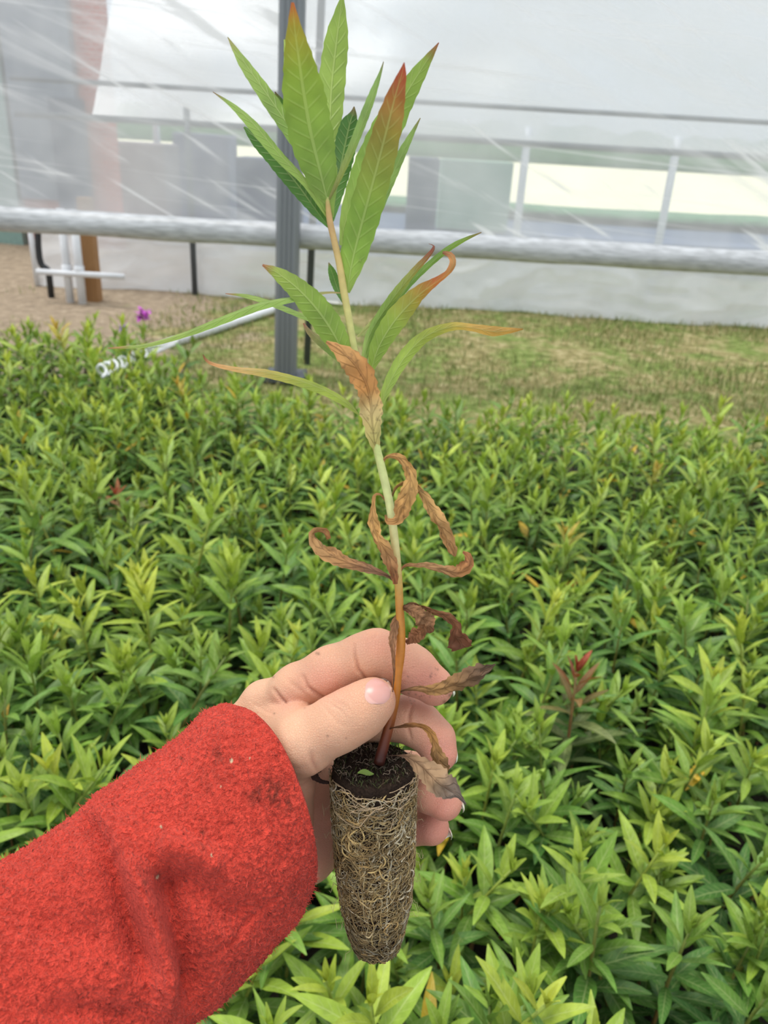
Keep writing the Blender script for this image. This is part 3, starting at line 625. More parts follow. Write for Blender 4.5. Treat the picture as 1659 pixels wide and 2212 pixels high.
# top & bottom discs with crumbs
def disc(s0, up):
    global V, F
    prev = [(0 if up else ns)*na+k for k in range(na)]
    for j in range(1, 15):
        f = 1-j/15.; ring = []
        for k in range(na):
            a = 2*math.pi*k/na; c = PT+AXD*(s0*PLEN); r = plug_r(s0)*f
            h_ = .0012*noise.noise(Vector((math.cos(a)*r*700, math.sin(a)*r*700, 3)))+.0010*noise.noise(Vector((math.cos(a)*r*1900, math.sin(a)*r*1900, 8)))
            V.append(c+r*(PX*math.cos(a)+PY*math.sin(a))-AXD*(h_+.001*(1-f))*(1 if up else -1)); ring.append(len(V)-1)
        F += [(prev[k], ring[k], ring[(k+1) % na], prev[(k+1) % na]) for k in range(na)]; prev = ring
    V.append(PT+AXD*(s0*PLEN)); F += [(prev[k], len(V)-1, prev[(k+1) % na]) for k in range(na)]
disc(0., True); disc(1., False)
mb.add(V, F, lin('#2b2019'))
M_soil = vc_mat('plug_soil', .95, 900, .55, .0008, .15)
plug = mb.build('root_plug', M_soil, seed)
# roots
mb = MB(); R = random.Random(5)
TAN = [np.array(lin(c)) for c in ('#a98d5f', '#bba06e', '#cdb88c', '#d8cbae', '#8f744c', '#c7ab72', '#b3925c')]
for i in range(4300):
    s = R.uniform(.055, .97); a = R.uniform(-.5, math.pi+.5) if R.random() < .8 else R.uniform(0, 6.28)
    if noise.noise(Vector((a*2.6, s*9, 3)))+.5*noise.noise(Vector((a*6, s*22, 7)))+(.22-.2*s) < R.uniform(-.25, .2): continue
    kind = R.random(); n = R.randint(7, 17); L = R.uniform(.006, .022); rr = R.choice([.00007, .00009, .00012, .00017]) if kind < .9 else .0004
    dirn = R.choice([0, math.pi])+R.gauss(.25, .5) if R.random() < .72 else math.pi/2+R.gauss(0, .4)
    cur = R.gauss(0, .22); pts = []; off = R.uniform(.0001, .0011)
    for j in range(n):
        if s < .03 or s > .995: break
        pts.append(plug_pt(s, a, off+.0004*math.sin(j*.9+i))); dirn += cur+R.gauss(0, .22)
        a += math.cos(dirn)*L/n/plug_r(s); s += math.sin(dirn)*L/n/PLEN
    if len(pts) < 4: continue
    c = TAN[R.randrange(7)]*R.uniform(.35, 1.05)*(.95 if s < .8 else .65)
    tube(mb, pts, rr, 4, tuple(c), cap=False)
# thicker bundles, rim ring of roots
for i in range(46):
    a = R.uniform(0, 6.28); s = R.uniform(.045, .10); pts = []; L = R.uniform(.01, .03); dirn = R.gauss(0, .25); off = R.uniform(.0006, .0016)
    for j in range(16):
        pts.append(plug_pt(max(.02, s), a, off+.0003*math.sin(j))); dirn += R.gauss(0, .25); a += math.cos(dirn)*L/16/plug_r(s); s += math.sin(dirn)*L/16/PLEN
    tube(mb, pts, R.choice([.00012, .00018, .00024]), 5, tuple(np.array(lin('#b59c7c'))*R.uniform(.6, 1.1)), cap=False)
for i in range(11):
    a0 = math.pi/2+R.choice([-.35, -.15, .1, .35, .6, -.7])+R.gauss(0, .08); s0 = R.uniform(.1, .6); pts = []
    for j in range(20): a0 += R.gauss(0, .02); pts.append(plug_pt(min(.98, s0+j*.015), a0, .0009+.0003*math.sin(j*.7+i)))
    tube(mb, pts, R.choice([.0002, .00028]), 5, tuple(TAN[R.randrange(7)]*.75), cap=False)
for i in range(26):   # stray hairs leaving the plug
    a = R.choice([R.uniform(-.3, .2), R.uniform(2.9, 3.5)]); s = R.uniform(.1, .98); p0 = plug_pt(s, a, 0); o_ = nrm(p0-(PT+AXD*s*PLEN)); pts = []
    for j in range(8): pts.append(p0+o_*.0007*j+AXD*R.gauss(.0004, .0003)*j)
    tube(mb, pts, .0001, 3, lin('#c9b58c'), cap=False)
tag(mb.build('roots', M_root, plug), 'pale tan fibrous roots wrapped round the plug', kind='stuff')
# soil surface: fibres, moss, perlite
def top_pt(u, v, h=0.): r = .0175; return PT+PX*u*r+PY*v*r-AXD*h
mb = MB()
for i in range(90):
    u, v = R.uniform(-.8, .8), R.uniform(-.8, .8)
    if u*u+v*v > .8: continue
    a = R.uniform(0, 6.28); pts = []; h = .0012
    for j in range(10): a += R.gauss(0, .5); u += math.cos(a)*.035; v += math.sin(a)*.035; pts.append(top_pt(u, v, h+.0006*math.sin(j)+R.uniform(0, .0004)))
    tube(mb, pts, R.choice([.0001, .00015, .0002]), 4, tuple(np.array(lin('#80705f'))*R.uniform(.3, 1.1)), cap=False)
tag(mb.build('surface_roots', M_root, plug), kind='stuff')
mb = MB()
for i in range(420):
    a = R.uniform(0, 6.28); r = R.uniform(.72, 1.02) if R.random() < .7 else R.uniform(0, .9); p0 = top_pt(r*math.cos(a), r*math.sin(a), 0)
    pts = [p0]; d = nrm(-AXD+PX*R.gauss(0, .5)+PY*R.gauss(0, .5))
    for j in range(3): pts.append(pts[-1]+d*R.uniform(.0004, .0012)+RT*R.gauss(0, .0003))
    tube(mb, pts, .00013, 3, tuple(np.array(lin(R.choice(['#3a3a22', '#4d5a28', '#2a2418', '#5a4a34'])))), cap=False)
tag(mb.build('moss', M_root, plug), 'dark green moss on the top rim of the plug', kind='stuff')
for px, py, sz in ((873, 1667, .0011), (852, 1674, .0010), (820, 1675, .0011), (806, 1640, .0011), (813, 1672, .0008)):
    import bmesh
    bm = bmesh.new(); bmesh.ops.create_icosphere(bm, subdivisions=2, radius=sz)
    for v in bm.verts: v.co *= 1+.3*noise.noise(v.co*900)
    me = bpy.data.meshes.new('perlite'); bm.to_mesh(me); bm.free(); me.materials.append(simple('perlite_grain', '#c9b98a' if px != 806 else '#b07a76', .9))
    u = px-806; v_ = -(py-1652)/.55*1.0
    o = bpy.data.objects.new('perlite', me); COL.objects.link(o); o.parent = plug
    # height of the soil plane under this photo position
    rr_ = ray(px, py); tt = ((PT-AXD*.0012-CAM)@AXD)/(rr_@AXD); o.matrix_parent_inverse = Matrix.Translation(seed.location).inverted(); o.location = tuple(CAM+rr_*tt)
mb = MB(); rr_ = ray(790, 1672); tt = ((PT-AXD*.002-CAM)@AXD)/(rr_@AXD); p0 = CAM+rr_*tt
Vq = []; 
for i in range(9):
    for k in range(5):
        t = i/8; u = k/2-1; Vq.append(p0+PX*(-.0035+.007*t)+PY*u*.0022*math.sin(math.pi*(t*.9+.05))-AXD*(.0006*abs(u)+.0006*math.sin(t*5)))
mb.add(Vq, [(i*5+k, i*5+k+1, (i+1)*5+k+1, (i+1)*5+k) for i in range(8) for k in range(4)], lin('#7f9a4a')); mb.build('leaf_fragment', M_petal, plug)

# ------------------------------------------------------------------ the hand
def cp(px, py, d): return np.array([(px-W/2)/FPX*d, -(py-H/2)/FPX*d, d])       # camera axes: right, up, depth
def cap_sdf(P, a, b, ra, rb):
    ba = b-a; h = np.clip(((P-a)@ba)/(ba@ba), 0, 1)[..., None]
    return np.linalg.norm(P-a-h*ba, axis=-1)-(ra+(rb-ra)*h[..., 0])
def smin(a, b, k):
    h = np.clip(.5+.5*(b-a)/k, 0, 1); return b*(1-h)+a*h-k*h*(1-h)
def J(px, py, d, r): return (cp(px, py, d), r*d/FPX)
HAND = {
 'palm': [[J(575, 1528, .372, 48), J(640, 1600, .392, 52)], [J(640, 1600, .392, 52), J(672, 1700, .402, 50)], [J(672, 1700, .402, 50), J(690, 1790, .404, 46)],
          [J(575, 1528, .372, 46), J(480, 1690, .375, 88)], [J(640, 1600, .392, 50), J(490, 1720, .385, 88)], [J(672, 1700, .402, 50), J(520, 1780, .395, 80)], [J(690, 1790, .404, 46), J(560, 1830, .398, 72)],
          [J(664, 1845, .398, 50), J(520, 1800, .39, 80)], [J(664, 1845, .398, 50), J(690, 1760, .404, 46)],
          [J(520, 1760, .38, 88), J(300, 1960, .345, 100)]],
 'thumb': [[J(480, 1700, .374, 72), J(570, 1645, .362, 74)], [J(570, 1645, .362, 74), J(655, 1603, .342, 64)], [J(655, 1603, .342, 64), J(730, 1563, .337, 57)], [J(730, 1563, .336, 57), J(778, 1535, .336, 53)], [J(778, 1535, .336, 53), J(806, 1512, .336, 49)], [J(560, 1700, .358, 60), J(640, 1690, .362, 36)], [J(640, 1690, .362, 38), J(640, 1780, .372, 38)], [J(530, 1565, .370, 46), J(635, 1578, .353, 50)], [J(585, 1540, .365, 34), J(640, 1545, .352, 26)]],
 'index': [[J(575, 1525, .370, 44), J(640, 1487, .362, 50)], [J(640, 1487, .362, 50), J(715, 1453, .357, 55)], [J(715, 1453, .357, 55), J(785, 1422, .355, 52)], [J(785, 1422, .355, 52), J(815, 1415, .355, 53)], [J(815, 1415, .355, 53), J(860, 1428, .355, 48)], [J(860, 1428, .355, 48), J(890, 1448, .355, 50)], [J(890, 1448, .355, 50), J(938, 1482, .355, 42)]],
 'middle': [[J(640, 1590, .392, 48), J(760, 1560, .376, 48)], [J(760, 1560, .376, 48), J(872, 1552, .366, 47)], [J(872, 1552, .366, 47), J(908, 1567, .364, 46)], [J(908, 1567, .364, 46), J(940, 1595, .362, 41)], [J(940, 1595, .362, 41), J(950, 1628, .360, 38)]],
 'ring': [[J(672, 1690, .402, 46), J(800, 1670, .398, 45)], [J(800, 1670, .398, 45), J(885, 1672, .385, 46)], [J(885, 1672, .385, 46), J(925, 1705, .376, 46)], [J(925, 1705, .376, 46), J(960, 1733, .371, 38)]],
 'little': [[J(690, 1780, .404, 42), J(800, 1775, .402, 40)], [J(800, 1775, .402, 40), J(885, 1780, .392, 41)], [J(885, 1780, .392, 41), J(932, 1786, .385, 38)]],
}
res = .00062
allp = np.array([j[0] for g_ in HAND.values() for s_ in g_ for j in s_])
lo = allp.min(0)-.024; hi = allp.max(0)+.024; lo[0] = max(lo[0], cp(330, 0, .35)[0])
dims = np.ceil((hi-lo)/res).astype(int)+1
def gridpts(i0, i1):
    ax_ = [lo[k]+res*np.arange(i0[k], i1[k]) for k in range(3)]
    return np.stack(np.meshgrid(*ax_, indexing='ij'), -1).astype(np.float32)
def group_field(segs, k):
    D = np.full(dims, .03, np.float32)
    for (a, ra), (b, rb) in segs:
        m_ = max(ra, rb)+.014
        i0 = np.maximum(((np.minimum(a, b)-m_-lo)/res).astype(int), 0); i1 = np.minimum(((np.maximum(a, b)+m_-lo)/res).astype(int)+1, dims)
        if np.any(i1 <= i0): continue
        P = gridpts(i0, i1); d = cap_sdf(P, a.astype(np.float32), b.astype(np.float32), ra, rb)
        sl = tuple(slice(i0[q], i1[q]) for q in range(3)); D[sl] = smin(D[sl], d, k)
    return D
palm = group_field(HAND['palm'], .010)
tot = None
fields = {}
for nm in ('thumb', 'index', 'middle', 'ring', 'little'):
    f_ = group_field(HAND[nm], .0035 if nm != 'thumb' else .006); fields[nm] = f_
    f2 = smin(palm, f_, .005)
    tot = f2 if tot is None else smin(tot, f2, .0008)
del palm
# surface nets
def surface_nets(D):
    ins = D < 0; c = np.zeros(np.array(D.shape)-1, np.int8)
    for dx in (0, 1):
        for dy in (0, 1):
            for dz in (0, 1): c += ins[dx:D.shape[0]-1+dx, dy:D.shape[1]-1+dy, dz:D.shape[2]-1+dz]
    act = np.argwhere((c > 0) & (c < 8)); idx = -np.ones(c.shape, np.int32); idx[tuple(act.T)] = np.arange(len(act))
    acc = np.zeros((len(act), 3)); cnt = np.zeros(len(act))
    cor = [(x, y, z) for x in (0, 1) for y in (0, 1) for z in (0, 1)]
    for a in cor:
        for b in cor:
            if sum(b)-sum(a) == 1 and all(q >= p for p, q in zip(a, b)):
                A_ = D[tuple((act+a).T)]; B_ = D[tuple((act+b).T)]; m = (A_ < 0) != (B_ < 0); t = np.where(m, A_/(A_-B_+1e-20), 0)
                acc[m] += (np.array(a)+t[:, None]*(np.array(b)-np.array(a)))[m]; cnt[m] += 1
    V = act+acc/cnt[:, None]; F = []
    for ax_ in range(3):
        o = [0, 1, 2]; o.remove(ax_); sl0 = [slice(None)]*3; sl1 = [slice(None)]*3; sl0[ax_] = slice(0, -1); sl1[ax_] = slice(1, None)
        a = ins[tuple(sl0)]; b = ins[tuple(sl1)]; e = np.argwhere(a != b); sgn = a[tuple(e.T)]
        ok = (e[:, o[0]] > 0) & (e[:, o[1]] > 0) & (e[:, o[0]] < c.shape[o[0]]) & (e[:, o[1]] < c.shape[o[1]]); e = e[ok]; sgn = sgn[ok]
        q = []
        for d0, d1 in ((1, 1), (0, 1), (0, 0), (1, 0)):
            g_ = e.copy(); g_[:, o[0]] -= d0; g_[:, o[1]] -= d1; q.append(idx[tuple(g_.T)])
        q = np.stack(q, 1); flip = sgn if ax_ != 1 else ~sgn; q[~flip] = q[~flip][:, ::-1]; F.append(q)
    return V, np.vstack(F)
Vh, Fh = surface_nets(tot)
Pc = lo+Vh*res
ii = np.clip(np.round(Vh).astype(int), 0, dims-1)
fv_ = {k: f[tuple(ii.T)] for k, f in fields.items()}
del tot
hand_me = bpy.data.meshes.new('person')
def towld(P): return CAM+P[:, 0:1]*RT+P[:, 1:2]*UP+P[:, 2:3]*FW
hand_me.from_pydata([tuple(q) for q in towld(Pc)], [], [tuple(int(a) for a in q) for q in Fh])
import bmesh
bm = bmesh.new(); bm.from_mesh(hand_me); bmesh.ops.recalc_face_normals(bm, faces=bm.faces)
for _ in range(7): bmesh.ops.smooth_vert(bm, verts=bm.verts, factor=.5, use_axis_x=True, use_axis_y=True, use_axis_z=True)
bm.to_mesh(hand_me); bm.free(); hand_me.update()
co = np.empty(len(hand_me.vertices)*3); hand_me.vertices.foreach_get('co', co); co = co.reshape(-1, 3)
no = np.empty(len(co)*3); hand_me.vertices.foreach_get('normal', no); no = no.reshape(-1, 3)
q = co-CAM; dz = q@FW; X = W/2+FPX*(q@RT)/dz; Y = H/2-FPX*(q@UP)/dz
front = np.clip(-(no@FW)*2, 0, 1)
def seg_dist(X, Y, a, b):
    ba = np.array(b, float)-np.array(a, float); h = np.clip(((X-a[0])*ba[0]+(Y-a[1])*ba[1])/(ba@ba), 0, 1)
    return np.hypot(X-a[0]-h*ba[0], Y-a[1]-h*ba[1]), h
# creases: polyline in photo frame on the camera-facing skin of one finger, width px, depth mm
CR = [
 ('index', [(764, 1392), (767, 1420), (775, 1448), (790, 1467), (806, 1480)], 4, 1.5), ('index', [(800, 1380), (815, 1372)], 5, .25), ('index', [(862, 1462), (880, 1452)], 5, .3),
 ('index', [(655, 1462), (665, 1485), (690, 1503), (712, 1515), (730, 1520)], 5, 1.4), ('index', [(592, 1489), (605, 1508), (622, 1524), (645, 1541)], 4.5, 1.3), ('index', [(622, 1468), (645, 1488), (660, 1498)], 6, .35),
 ('thumb', [(706, 1515), (722, 1524), (738, 1535), (750, 1550)], 4, .35), ('thumb', [(720, 1512), (738, 1522), (756, 1540)], 4, .35), ('thumb', [(696, 1520), (712, 1540), (730, 1562), (752, 1572)], 4, .22), ('thumb', [(735, 1512), (752, 1526), (762, 1545)], 4, .2),
 ('thumb', [(672, 1625), (676, 1648), (686, 1668)], 6, .9), ('thumb', [(620, 1655), (645, 1662), (662, 1655)], 6, .3), ('thumb', [(640, 1700), (655, 1695), (672, 1680)], 4, .5), ('thumb', [(548, 1520), (575, 1535), (590, 1542)], 5, .4), ('thumb', [(540, 1500), (560, 1515), (592, 1538)], 5, .3),
 ('middle', [(892, 1520), (884, 1545), (882, 1575), (888, 1600)], 4, 1.2), ('middle', [(940, 1532), (950, 1560)], 4, .1),
 ('ring', [(896, 1690), (910, 1700)], 5, .3),
]
allf = np.stack([fv_[k] for k in ('thumb', 'index', 'middle', 'ring', 'little')]); own = allf.argmin(0); nmid = {k: i for i, k in enumerate(('thumb', 'index', 'middle', 'ring', 'little'))}
disp = np.zeros(len(co)); red = np.zeros(len(co))  # red: crease shade painted into the skin colour, stronger for deeper creases
for nm, pl, w_, dp in CR:
    m_ = (own == nmid[nm]) & (front > .05)
    dmin = np.full(m_.sum(), 1e9); tt = np.zeros(m_.sum())
    for i in range(len(pl)-1):
        d_, h_ = seg_dist(X[m_], Y[m_], pl[i], pl[i+1]); up_ = d_ < dmin; dmin = np.where(up_, d_, dmin); tt = np.where(up_, (i+h_)/(len(pl)-1), tt)
    g_ = np.exp(-(dmin/w_)**2)*np.sin(np.pi*np.clip(tt*.9+.08, 0, 1))**.6; wide = np.exp(-(dmin/(w_*3))**2)
    disp[m_] -= dp*.001*g_*front[m_]*(1 if w_ > 3 else 1); disp[m_] += dp*.00022*wide*front[m_]; red[m_] += .8*np.exp(-(dmin/(w_*.55))**2)*min(1, dp/1.0)*np.sin(np.pi*np.clip(tt*.9+.08, 0, 1))
# gentle muscle/bone relief
fn = np.array([noise.noise(Vector(p*70))*.00035+noise.noise(Vector(p*190))*.00012 for p in co]); disp += fn
co2 = co+no*disp[:, None]; hand_me.vertices.foreach_set('co', co2.ravel()); hand_me.update()
base = np.array(lin('#cd9c7e')); pink = np.array(lin('#d48c7a')); pale = np.array(lin('#dbb293')); crease_shade = np.array(lin('#a05a48'))
wp = np.clip(np.exp(-((X-920)/75)**2-((Y-1480)/60)**2)+np.exp(-((X-960)/60)**2-((Y-1630)/70)**2)+np.exp(-((X-960)/60)**2-((Y-1740)/50)**2)*.8+np.exp(-((X-930)/60)**2-((Y-1800)/40)**2)+.6*np.exp(-((X-700)/60)**2-((Y-1470)/45)**2)+.5*np.exp(-((X-820)/60)**2-((Y-1390)/35)**2)+.55*np.exp(-((X-690)/45)**2-((Y-1790)/120)**2)+.5*np.exp(-((X-620)/35)**2-((Y-1515)/25)**2), 0, 1)
wt = np.clip(np.exp(-((X-640)/100)**2-((Y-1590)/80)**2)+np.exp(-((X-560)/70)**2-((Y-1480)/50)**2), 0, 1)
c = base+(pink-base)*wp[:, None]*.85+(pale-base)*wt[:, None]*.4
c = c+(crease_shade-c)*np.clip(red, 0, 1)[:, None]*.45
mott = np.array([noise.noise(Vector(p*120)) for p in co])[:, None]; c = c*(1+.07*mott)+mott*np.array([.0, -.012, -.012])
R = random.Random(12)
for sx_, sy_, r_ in [(688, 1412, 2.5), (683, 1411, 1.5), (708, 1590, 2), (748, 1595, 1.3), (592, 1541, 1.5), (658, 1528, 1.5), (960, 1516, 3), (972, 1502, 2.5), (930, 1462, 2), (945, 1447, 1.5), (590, 1462, 2), (730, 1378, 2)]+[(R.uniform(880, 975), R.uniform(1440, 1520), R.uniform(.6, 1.5)) for _ in range(40)]:
    g_ = np.exp(-((X-sx_)**2+(Y-sy_)**2)/r_**2/2)*(front > 0); c = c*(1-.5*g_[:, None])
ca = hand_me.color_attributes.new('Col', 'FLOAT_COLOR', 'POINT'); a = np.ones((len(co), 4), np.float32); a[:, :3] = np.clip(c, 0, 1); ca.data.foreach_set('color', a.ravel())
hand_me.polygons.foreach_set('use_smooth', [True]*len(hand_me.polygons))
def skin_mat():
    m, n, l, p = mat('skin'); a = n.new('ShaderNodeAttribute'); a.attribute_name = 'Col'
    l.new(a.outputs['Color'], p.inputs['Base Color']); p.inputs['Roughness'].default_value = .52; p.inputs['Specular IOR Level'].default_value = .35
    p.inputs['Subsurface Weight'].default_value = .25; p.inputs['Subsurface Radius'].default_value = (1, .35, .2); p.inputs['Subsurface Scale'].default_value = .0035
    h1 = noise_(n, l, 1500, 3); 
    tc = n.new('ShaderNodeTexCoord'); v = n.new('ShaderNodeTexVoronoi'); v.feature = 'DISTANCE_TO_EDGE'; v.inputs['Scale'].default_value = 900; l.new(tc.outputs['Object'], v.inputs['Vector'])
    wv = noise_(n, l, 1, 2, sc3=((380, 2200, 900), (0, .35, 0)))
    h = math_(n, l, 'ADD', math_(n, l, 'MULTIPLY', h1, .5), math_(n, l, 'ADD', math_(n, l, 'MULTIPLY', mrange(n, l, v.outputs[0], 0, .12, 0, 1), .5), wv))
    bump(n, l, h, p, .00022, .8); return m
person = bpy.data.objects.new('person', hand_me); COL.objects.link(person); hand_me.materials.append(skin_mat())
tag(person, 'left hand in a red fleece sleeve pinching the seedling stem above its root plug', 'person')
bvh = BVHTree.FromPolygons([tuple(q) for q in co2], [tuple(int(a) for a in q) for q in Fh])
# nails
def nail_mat():
    m, n, l, p = mat('nail'); a = n.new('ShaderNodeAttribute'); a.attribute_name = 'Col'; l.new(a.outputs['Color'], p.inputs['Base Color'])
    p.inputs['Roughness'].default_value = .28; p.inputs['Subsurface Weight'].default_value = .2; p.inputs['Subsurface Scale'].default_value = .002; return m
M_nail = nail_mat()
def thumb_nail():
    # base-centre and tip in the photo frame, curved plate draped on the thumb
    b0 = np.array([794., 1513.]); t0 = np.array([839., 1473.]); ax_ = (t0-b0)/np.linalg.norm(t0-b0); pr = np.array([-ax_[1], ax_[0]]); L = np.linalg.norm(t0-b0)
    mb = MB(); nu, nv_ = 16, 16; V = []; C = []
    for i in range(nv_+1):
        t = i/nv_; 
        for k in range(nu+1):
            u = k/nu*2-1
            sq = abs(u)**2.6; s = L*.5 + (t-.5)*L*(1.06-.42*sq)
            hw_ = 29*(1-.34*abs(2*t-1)**3)
            x, y = b0+ax_*s+pr*u*hw_
            r = Vector(nrm(ray(x, y))); h_ = bvh.ray_cast(Vector(CAM), r)
            dd_ = h_[3] if h_[0] is not None else .35
            V.append(np.array(CAM)+np.array(r)*(dd_-.00035*(1-.9*max(abs(u)**6, (1-t)**8)))); cc = np.array(lin('#c9968c')) if t < .9 else np.array(lin('#d8b8a8'))
            if t < .14: cc = np.array(lin('#d6a69a'))
            C.append(cc)
    a_ = nu+1; mb.add(V, [(i*a_+k, i*a_+k+1, (i+1)*a_+k+1, (i+1)*a_+k) for i in range(nv_) for k in range(nu)], C); return mb.build('fingernail', M_nail)
nl = [thumb_nail()]
def side_nail(px, py, d, adir, ndir, L, Rr, spread=1.0):
    """curved nail plate on the far side of a fingertip; adir, ndir in (right, up, depth)"""
    c0 = at(px, py, d); ax_ = nrm(adir[0]*RT+adir[1]*UP+adir[2]*FW); nn = ndir[0]*RT+ndir[1]*UP+ndir[2]*FW; nn = nrm(nn-ax_*(nn@ax_)); sd_ = np.cross(ax_, nn)
    mb = MB(); V = []; C = []; nu, nv_ = 12, 12
    for lay in (0, 1):
        for i in range(nv_+1):
            t = i/nv_
            for k in range(nu+1):
                u = (k/nu*2-1)*spread; e = math.sqrt(max(0, 1-max(0, (t-.75)/.25)**2*.5)); rr2 = Rr-.0005*lay
                V.append(c0+ax_*(t-.5)*L+sd_*rr2*math.sin(u)*e+nn*(rr2*math.cos(u)*1-Rr-.0010*(t-.45)**2*4)); C.append(lin('#dcb4a6') if t < .75 else lin('#f0e8d4'))
    a_ = nu+1; o_ = a_*(nv_+1)
    F = [(i*a_+k, i*a_+k+1, (i+1)*a_+k+1, (i+1)*a_+k) for i in range(nv_) for k in range(nu)]; F2 = [tuple(q+o_ for q in f[::-1]) for f in F]
    F3 = [(nv_*a_+k, nv_*a_+k+1, o_+nv_*a_+k+1, o_+nv_*a_+k) for k in range(nu)]
    mb.add(V, F+F2+F3, C); return mb.build('fingernail', M_nail)
nl.append(side_nail(968, 1470, .3590, (.62, -.78, .0), (.78, .58, .45), .012, .0070))
nl.append(side_nail(982, 1612, .3640, (.30, -.95, .0), (.95, .2, .45), .012, .0068))
nl.append(side_nail(992, 1722, .3760, (.55, -.8, .0), (.85, .45, .5), .0105, .0064))
nl.append(side_nail(966, 1785, .3890, (.55, -.8, .0), (.85, .3, .6), .0095, .0056))
for o in nl: o.parent = person

# ------------------------------------------------------------------ fleece sleeve
RG = [  # upper edge, lower edge, depth centre
 ((487, 1521), (670, 1888), .372), ((440, 1540), (662, 1925), .368), ((392, 1588), (640, 1975), .362), ((335, 1632), (600, 2020), .355), ((275, 1668), (560, 2066), .348), ((205, 1722), (505, 2128), .338),
 ((150, 1772), (455, 2172), .330), ((80, 1815), (405, 2222), .322), ((0, 1860), (345, 2290), .312), ((-110, 1910), (270, 2370), .300), ((-260, 1980), (160, 2480), .285)]
RP = spline([(*u, *lw, d) for u, lw, d in RG], 330)
NA = 420; AX2 = nrm(np.array([.72, -.69]))
FOLD = [ # polyline, width px, height mm (+ toward camera)
 ([(215, 1770), (262, 1840), (300, 1920), (335, 2010), (358, 2100), (366, 2212)], 28, 9.0),
 ([(238, 1800), (250, 1880), (270, 1960), (300, 2050), (330, 2120)], 30, -10),
 ([(345, 1868), (368, 1940), (395, 2030), (420, 2110), (415, 2200)], 30, -11),
 ([(335, 1835), (380, 1830), (440, 1850), (480, 1880)], 30, 5),
 ([(375, 1880), (420, 1925), (480, 1965), (560, 1990)], 34, -4),
 ([(170, 1765), (205, 1790), (240, 1830)], 18, -6), ([(200, 1735), (240, 1765), (290, 1800)], 22, 3.0),
 ([(520, 1650), (560, 1730), (590, 1790), (615, 1860)], 6, -1.6), ([(610, 1930), (500, 2040), (430, 2090)], 6, -1.3), ([(500, 1560), (450, 1600), (400, 1650)], 30, 1.5),
 ([(60, 1990), (140, 2010), (230, 2040)], 45, -4), ([(120, 2130), (200, 2100), (280, 2120)], 40, 2.0), ([(90, 2180), (200, 2190), (300, 2200)], 26, -3),
]
SPOT = [(343, 1720, 5, .75), (404, 1742, 5, .7), (392, 1638, 4, .6), (340, 1890, 8, .6), (312, 1908, 6, .6), (438, 1795, 8, .45), (436, 1830, 7, .4), (235, 2080, 7, .5), (200, 2083, 4, .4), (592, 1715, 26, .38), (575, 1695, 20, .35), (480, 1632, 22, .28), (548, 1722, 18, .35), (600, 1690, 6, .5), (427, 1685, 5, .5), (620, 1735, 22, .3), (450, 1680, 40, .15), (645, 1935, 25, .15)]
LIGHT = [(500, 1643, 3.5), (477, 1698, 3), (455, 1845, 2), (348, 1786, 3), (541, 1638, 2), (340, 1893, 3.5)]
Vs = []; Ns = RP.shape[0]; Cs = []
ths = np.linspace(0, 2*math.pi, NA, endpoint=False)
red0 = np.array(lin('#cb4638')); 
SV = np.zeros((Ns, NA, 3)); 
for i in range(Ns):
    ux, uy, lx, ly, d = RP[i]; t = i/(Ns-1); d = d-.010*(1-t)
    U_ = cp(ux, uy, d); L_ = cp(lx, ly, d); c0 = (U_+L_)/2; hv = (U_-L_)/2; hwid = np.linalg.norm(hv)
    ddp = hwid*(.92-.1*t)
    if i == 0: bulge = cp(653, 1718, d-ddp)-(c0-np.array([0, 0, ddp]))
    for k, th in enumerate(ths):
        ct, st = math.cos(th), math.sin(th)
        e = .92; ct2 = math.copysign(abs(ct)**e, ct); st2 = math.copysign(abs(st)**e, st)
        SV[i, k] = c0+hv*ct2+np.array([0, 0, -1])*ddp*st2+np.array([AX2[0], -AX2[1], 0])*0
        f_ = (1-t)**3; SV[i, k] += np.array([.80, .55, 0])*0
        SV[i, k, :2] += bulge[:2]*st*(1+.3*ct if st > 0 else 1)*(1-min(1, t*1.8))**1.3
flat = SV.reshape(-1, 3); nx_ = np.gradient(SV, axis=0); nt_ = np.roll(SV, -1, 1)-np.roll(SV, 1, 1); NN = np.cross(nt_, nx_).reshape(-1, 3); NN /= np.linalg.norm(NN, axis=1)[:, None]
cen = SV.mean(1, keepdims=True).repeat(NA, 1).reshape(-1, 3)
if ((flat-cen)*NN).sum(1).mean() < 0: NN = -NN
X2 = W/2+FPX*flat[:, 0]/flat[:, 2]; Y2 = H/2-FPX*flat[:, 1]/flat[:, 2]; fr = np.clip(-NN[:, 2]*1.6+.1, 0, 1)
dsp = np.zeros(len(flat))
for pl, w_, hmm in FOLD:
    dmin = np.full(len(flat), 1e9); tt = np.zeros(len(flat))
    for i in range(len(pl)-1):
        d_, h_ = seg_dist(X2, Y2, pl[i], pl[i+1]); u_ = d_ < dmin; dmin = np.where(u_, d_, dmin); tt = np.where(u_, (i+h_)/(len(pl)-1), tt)
    dsp += hmm*.001*np.exp(-(dmin/w_)**2)*fr*np.clip(np.minimum(tt, 1-tt)*5+.25, 0, 1)
pile = np.array([noise.noise(Vector(p*55))*.0016+(abs(noise.noise(Vector((p[0]*620+4*noise.noise(Vector(p*250)), p[1]*620, p[2]*620))))*2-.6)*.0010+noise.noise(Vector(p*1500))*.0003 for p in flat])
FV = flat+NN*(dsp+pile)[:, None]
pn = np.array([noise.noise(Vector(p*420))+.5*noise.noise(Vector(p*1100)) for p in flat])
cc = np.tile(red0, (len(flat), 1))
hv_ = np.array([noise.noise(Vector(p*30)) for p in flat]); cc *= (1+.10*hv_)[:, None]
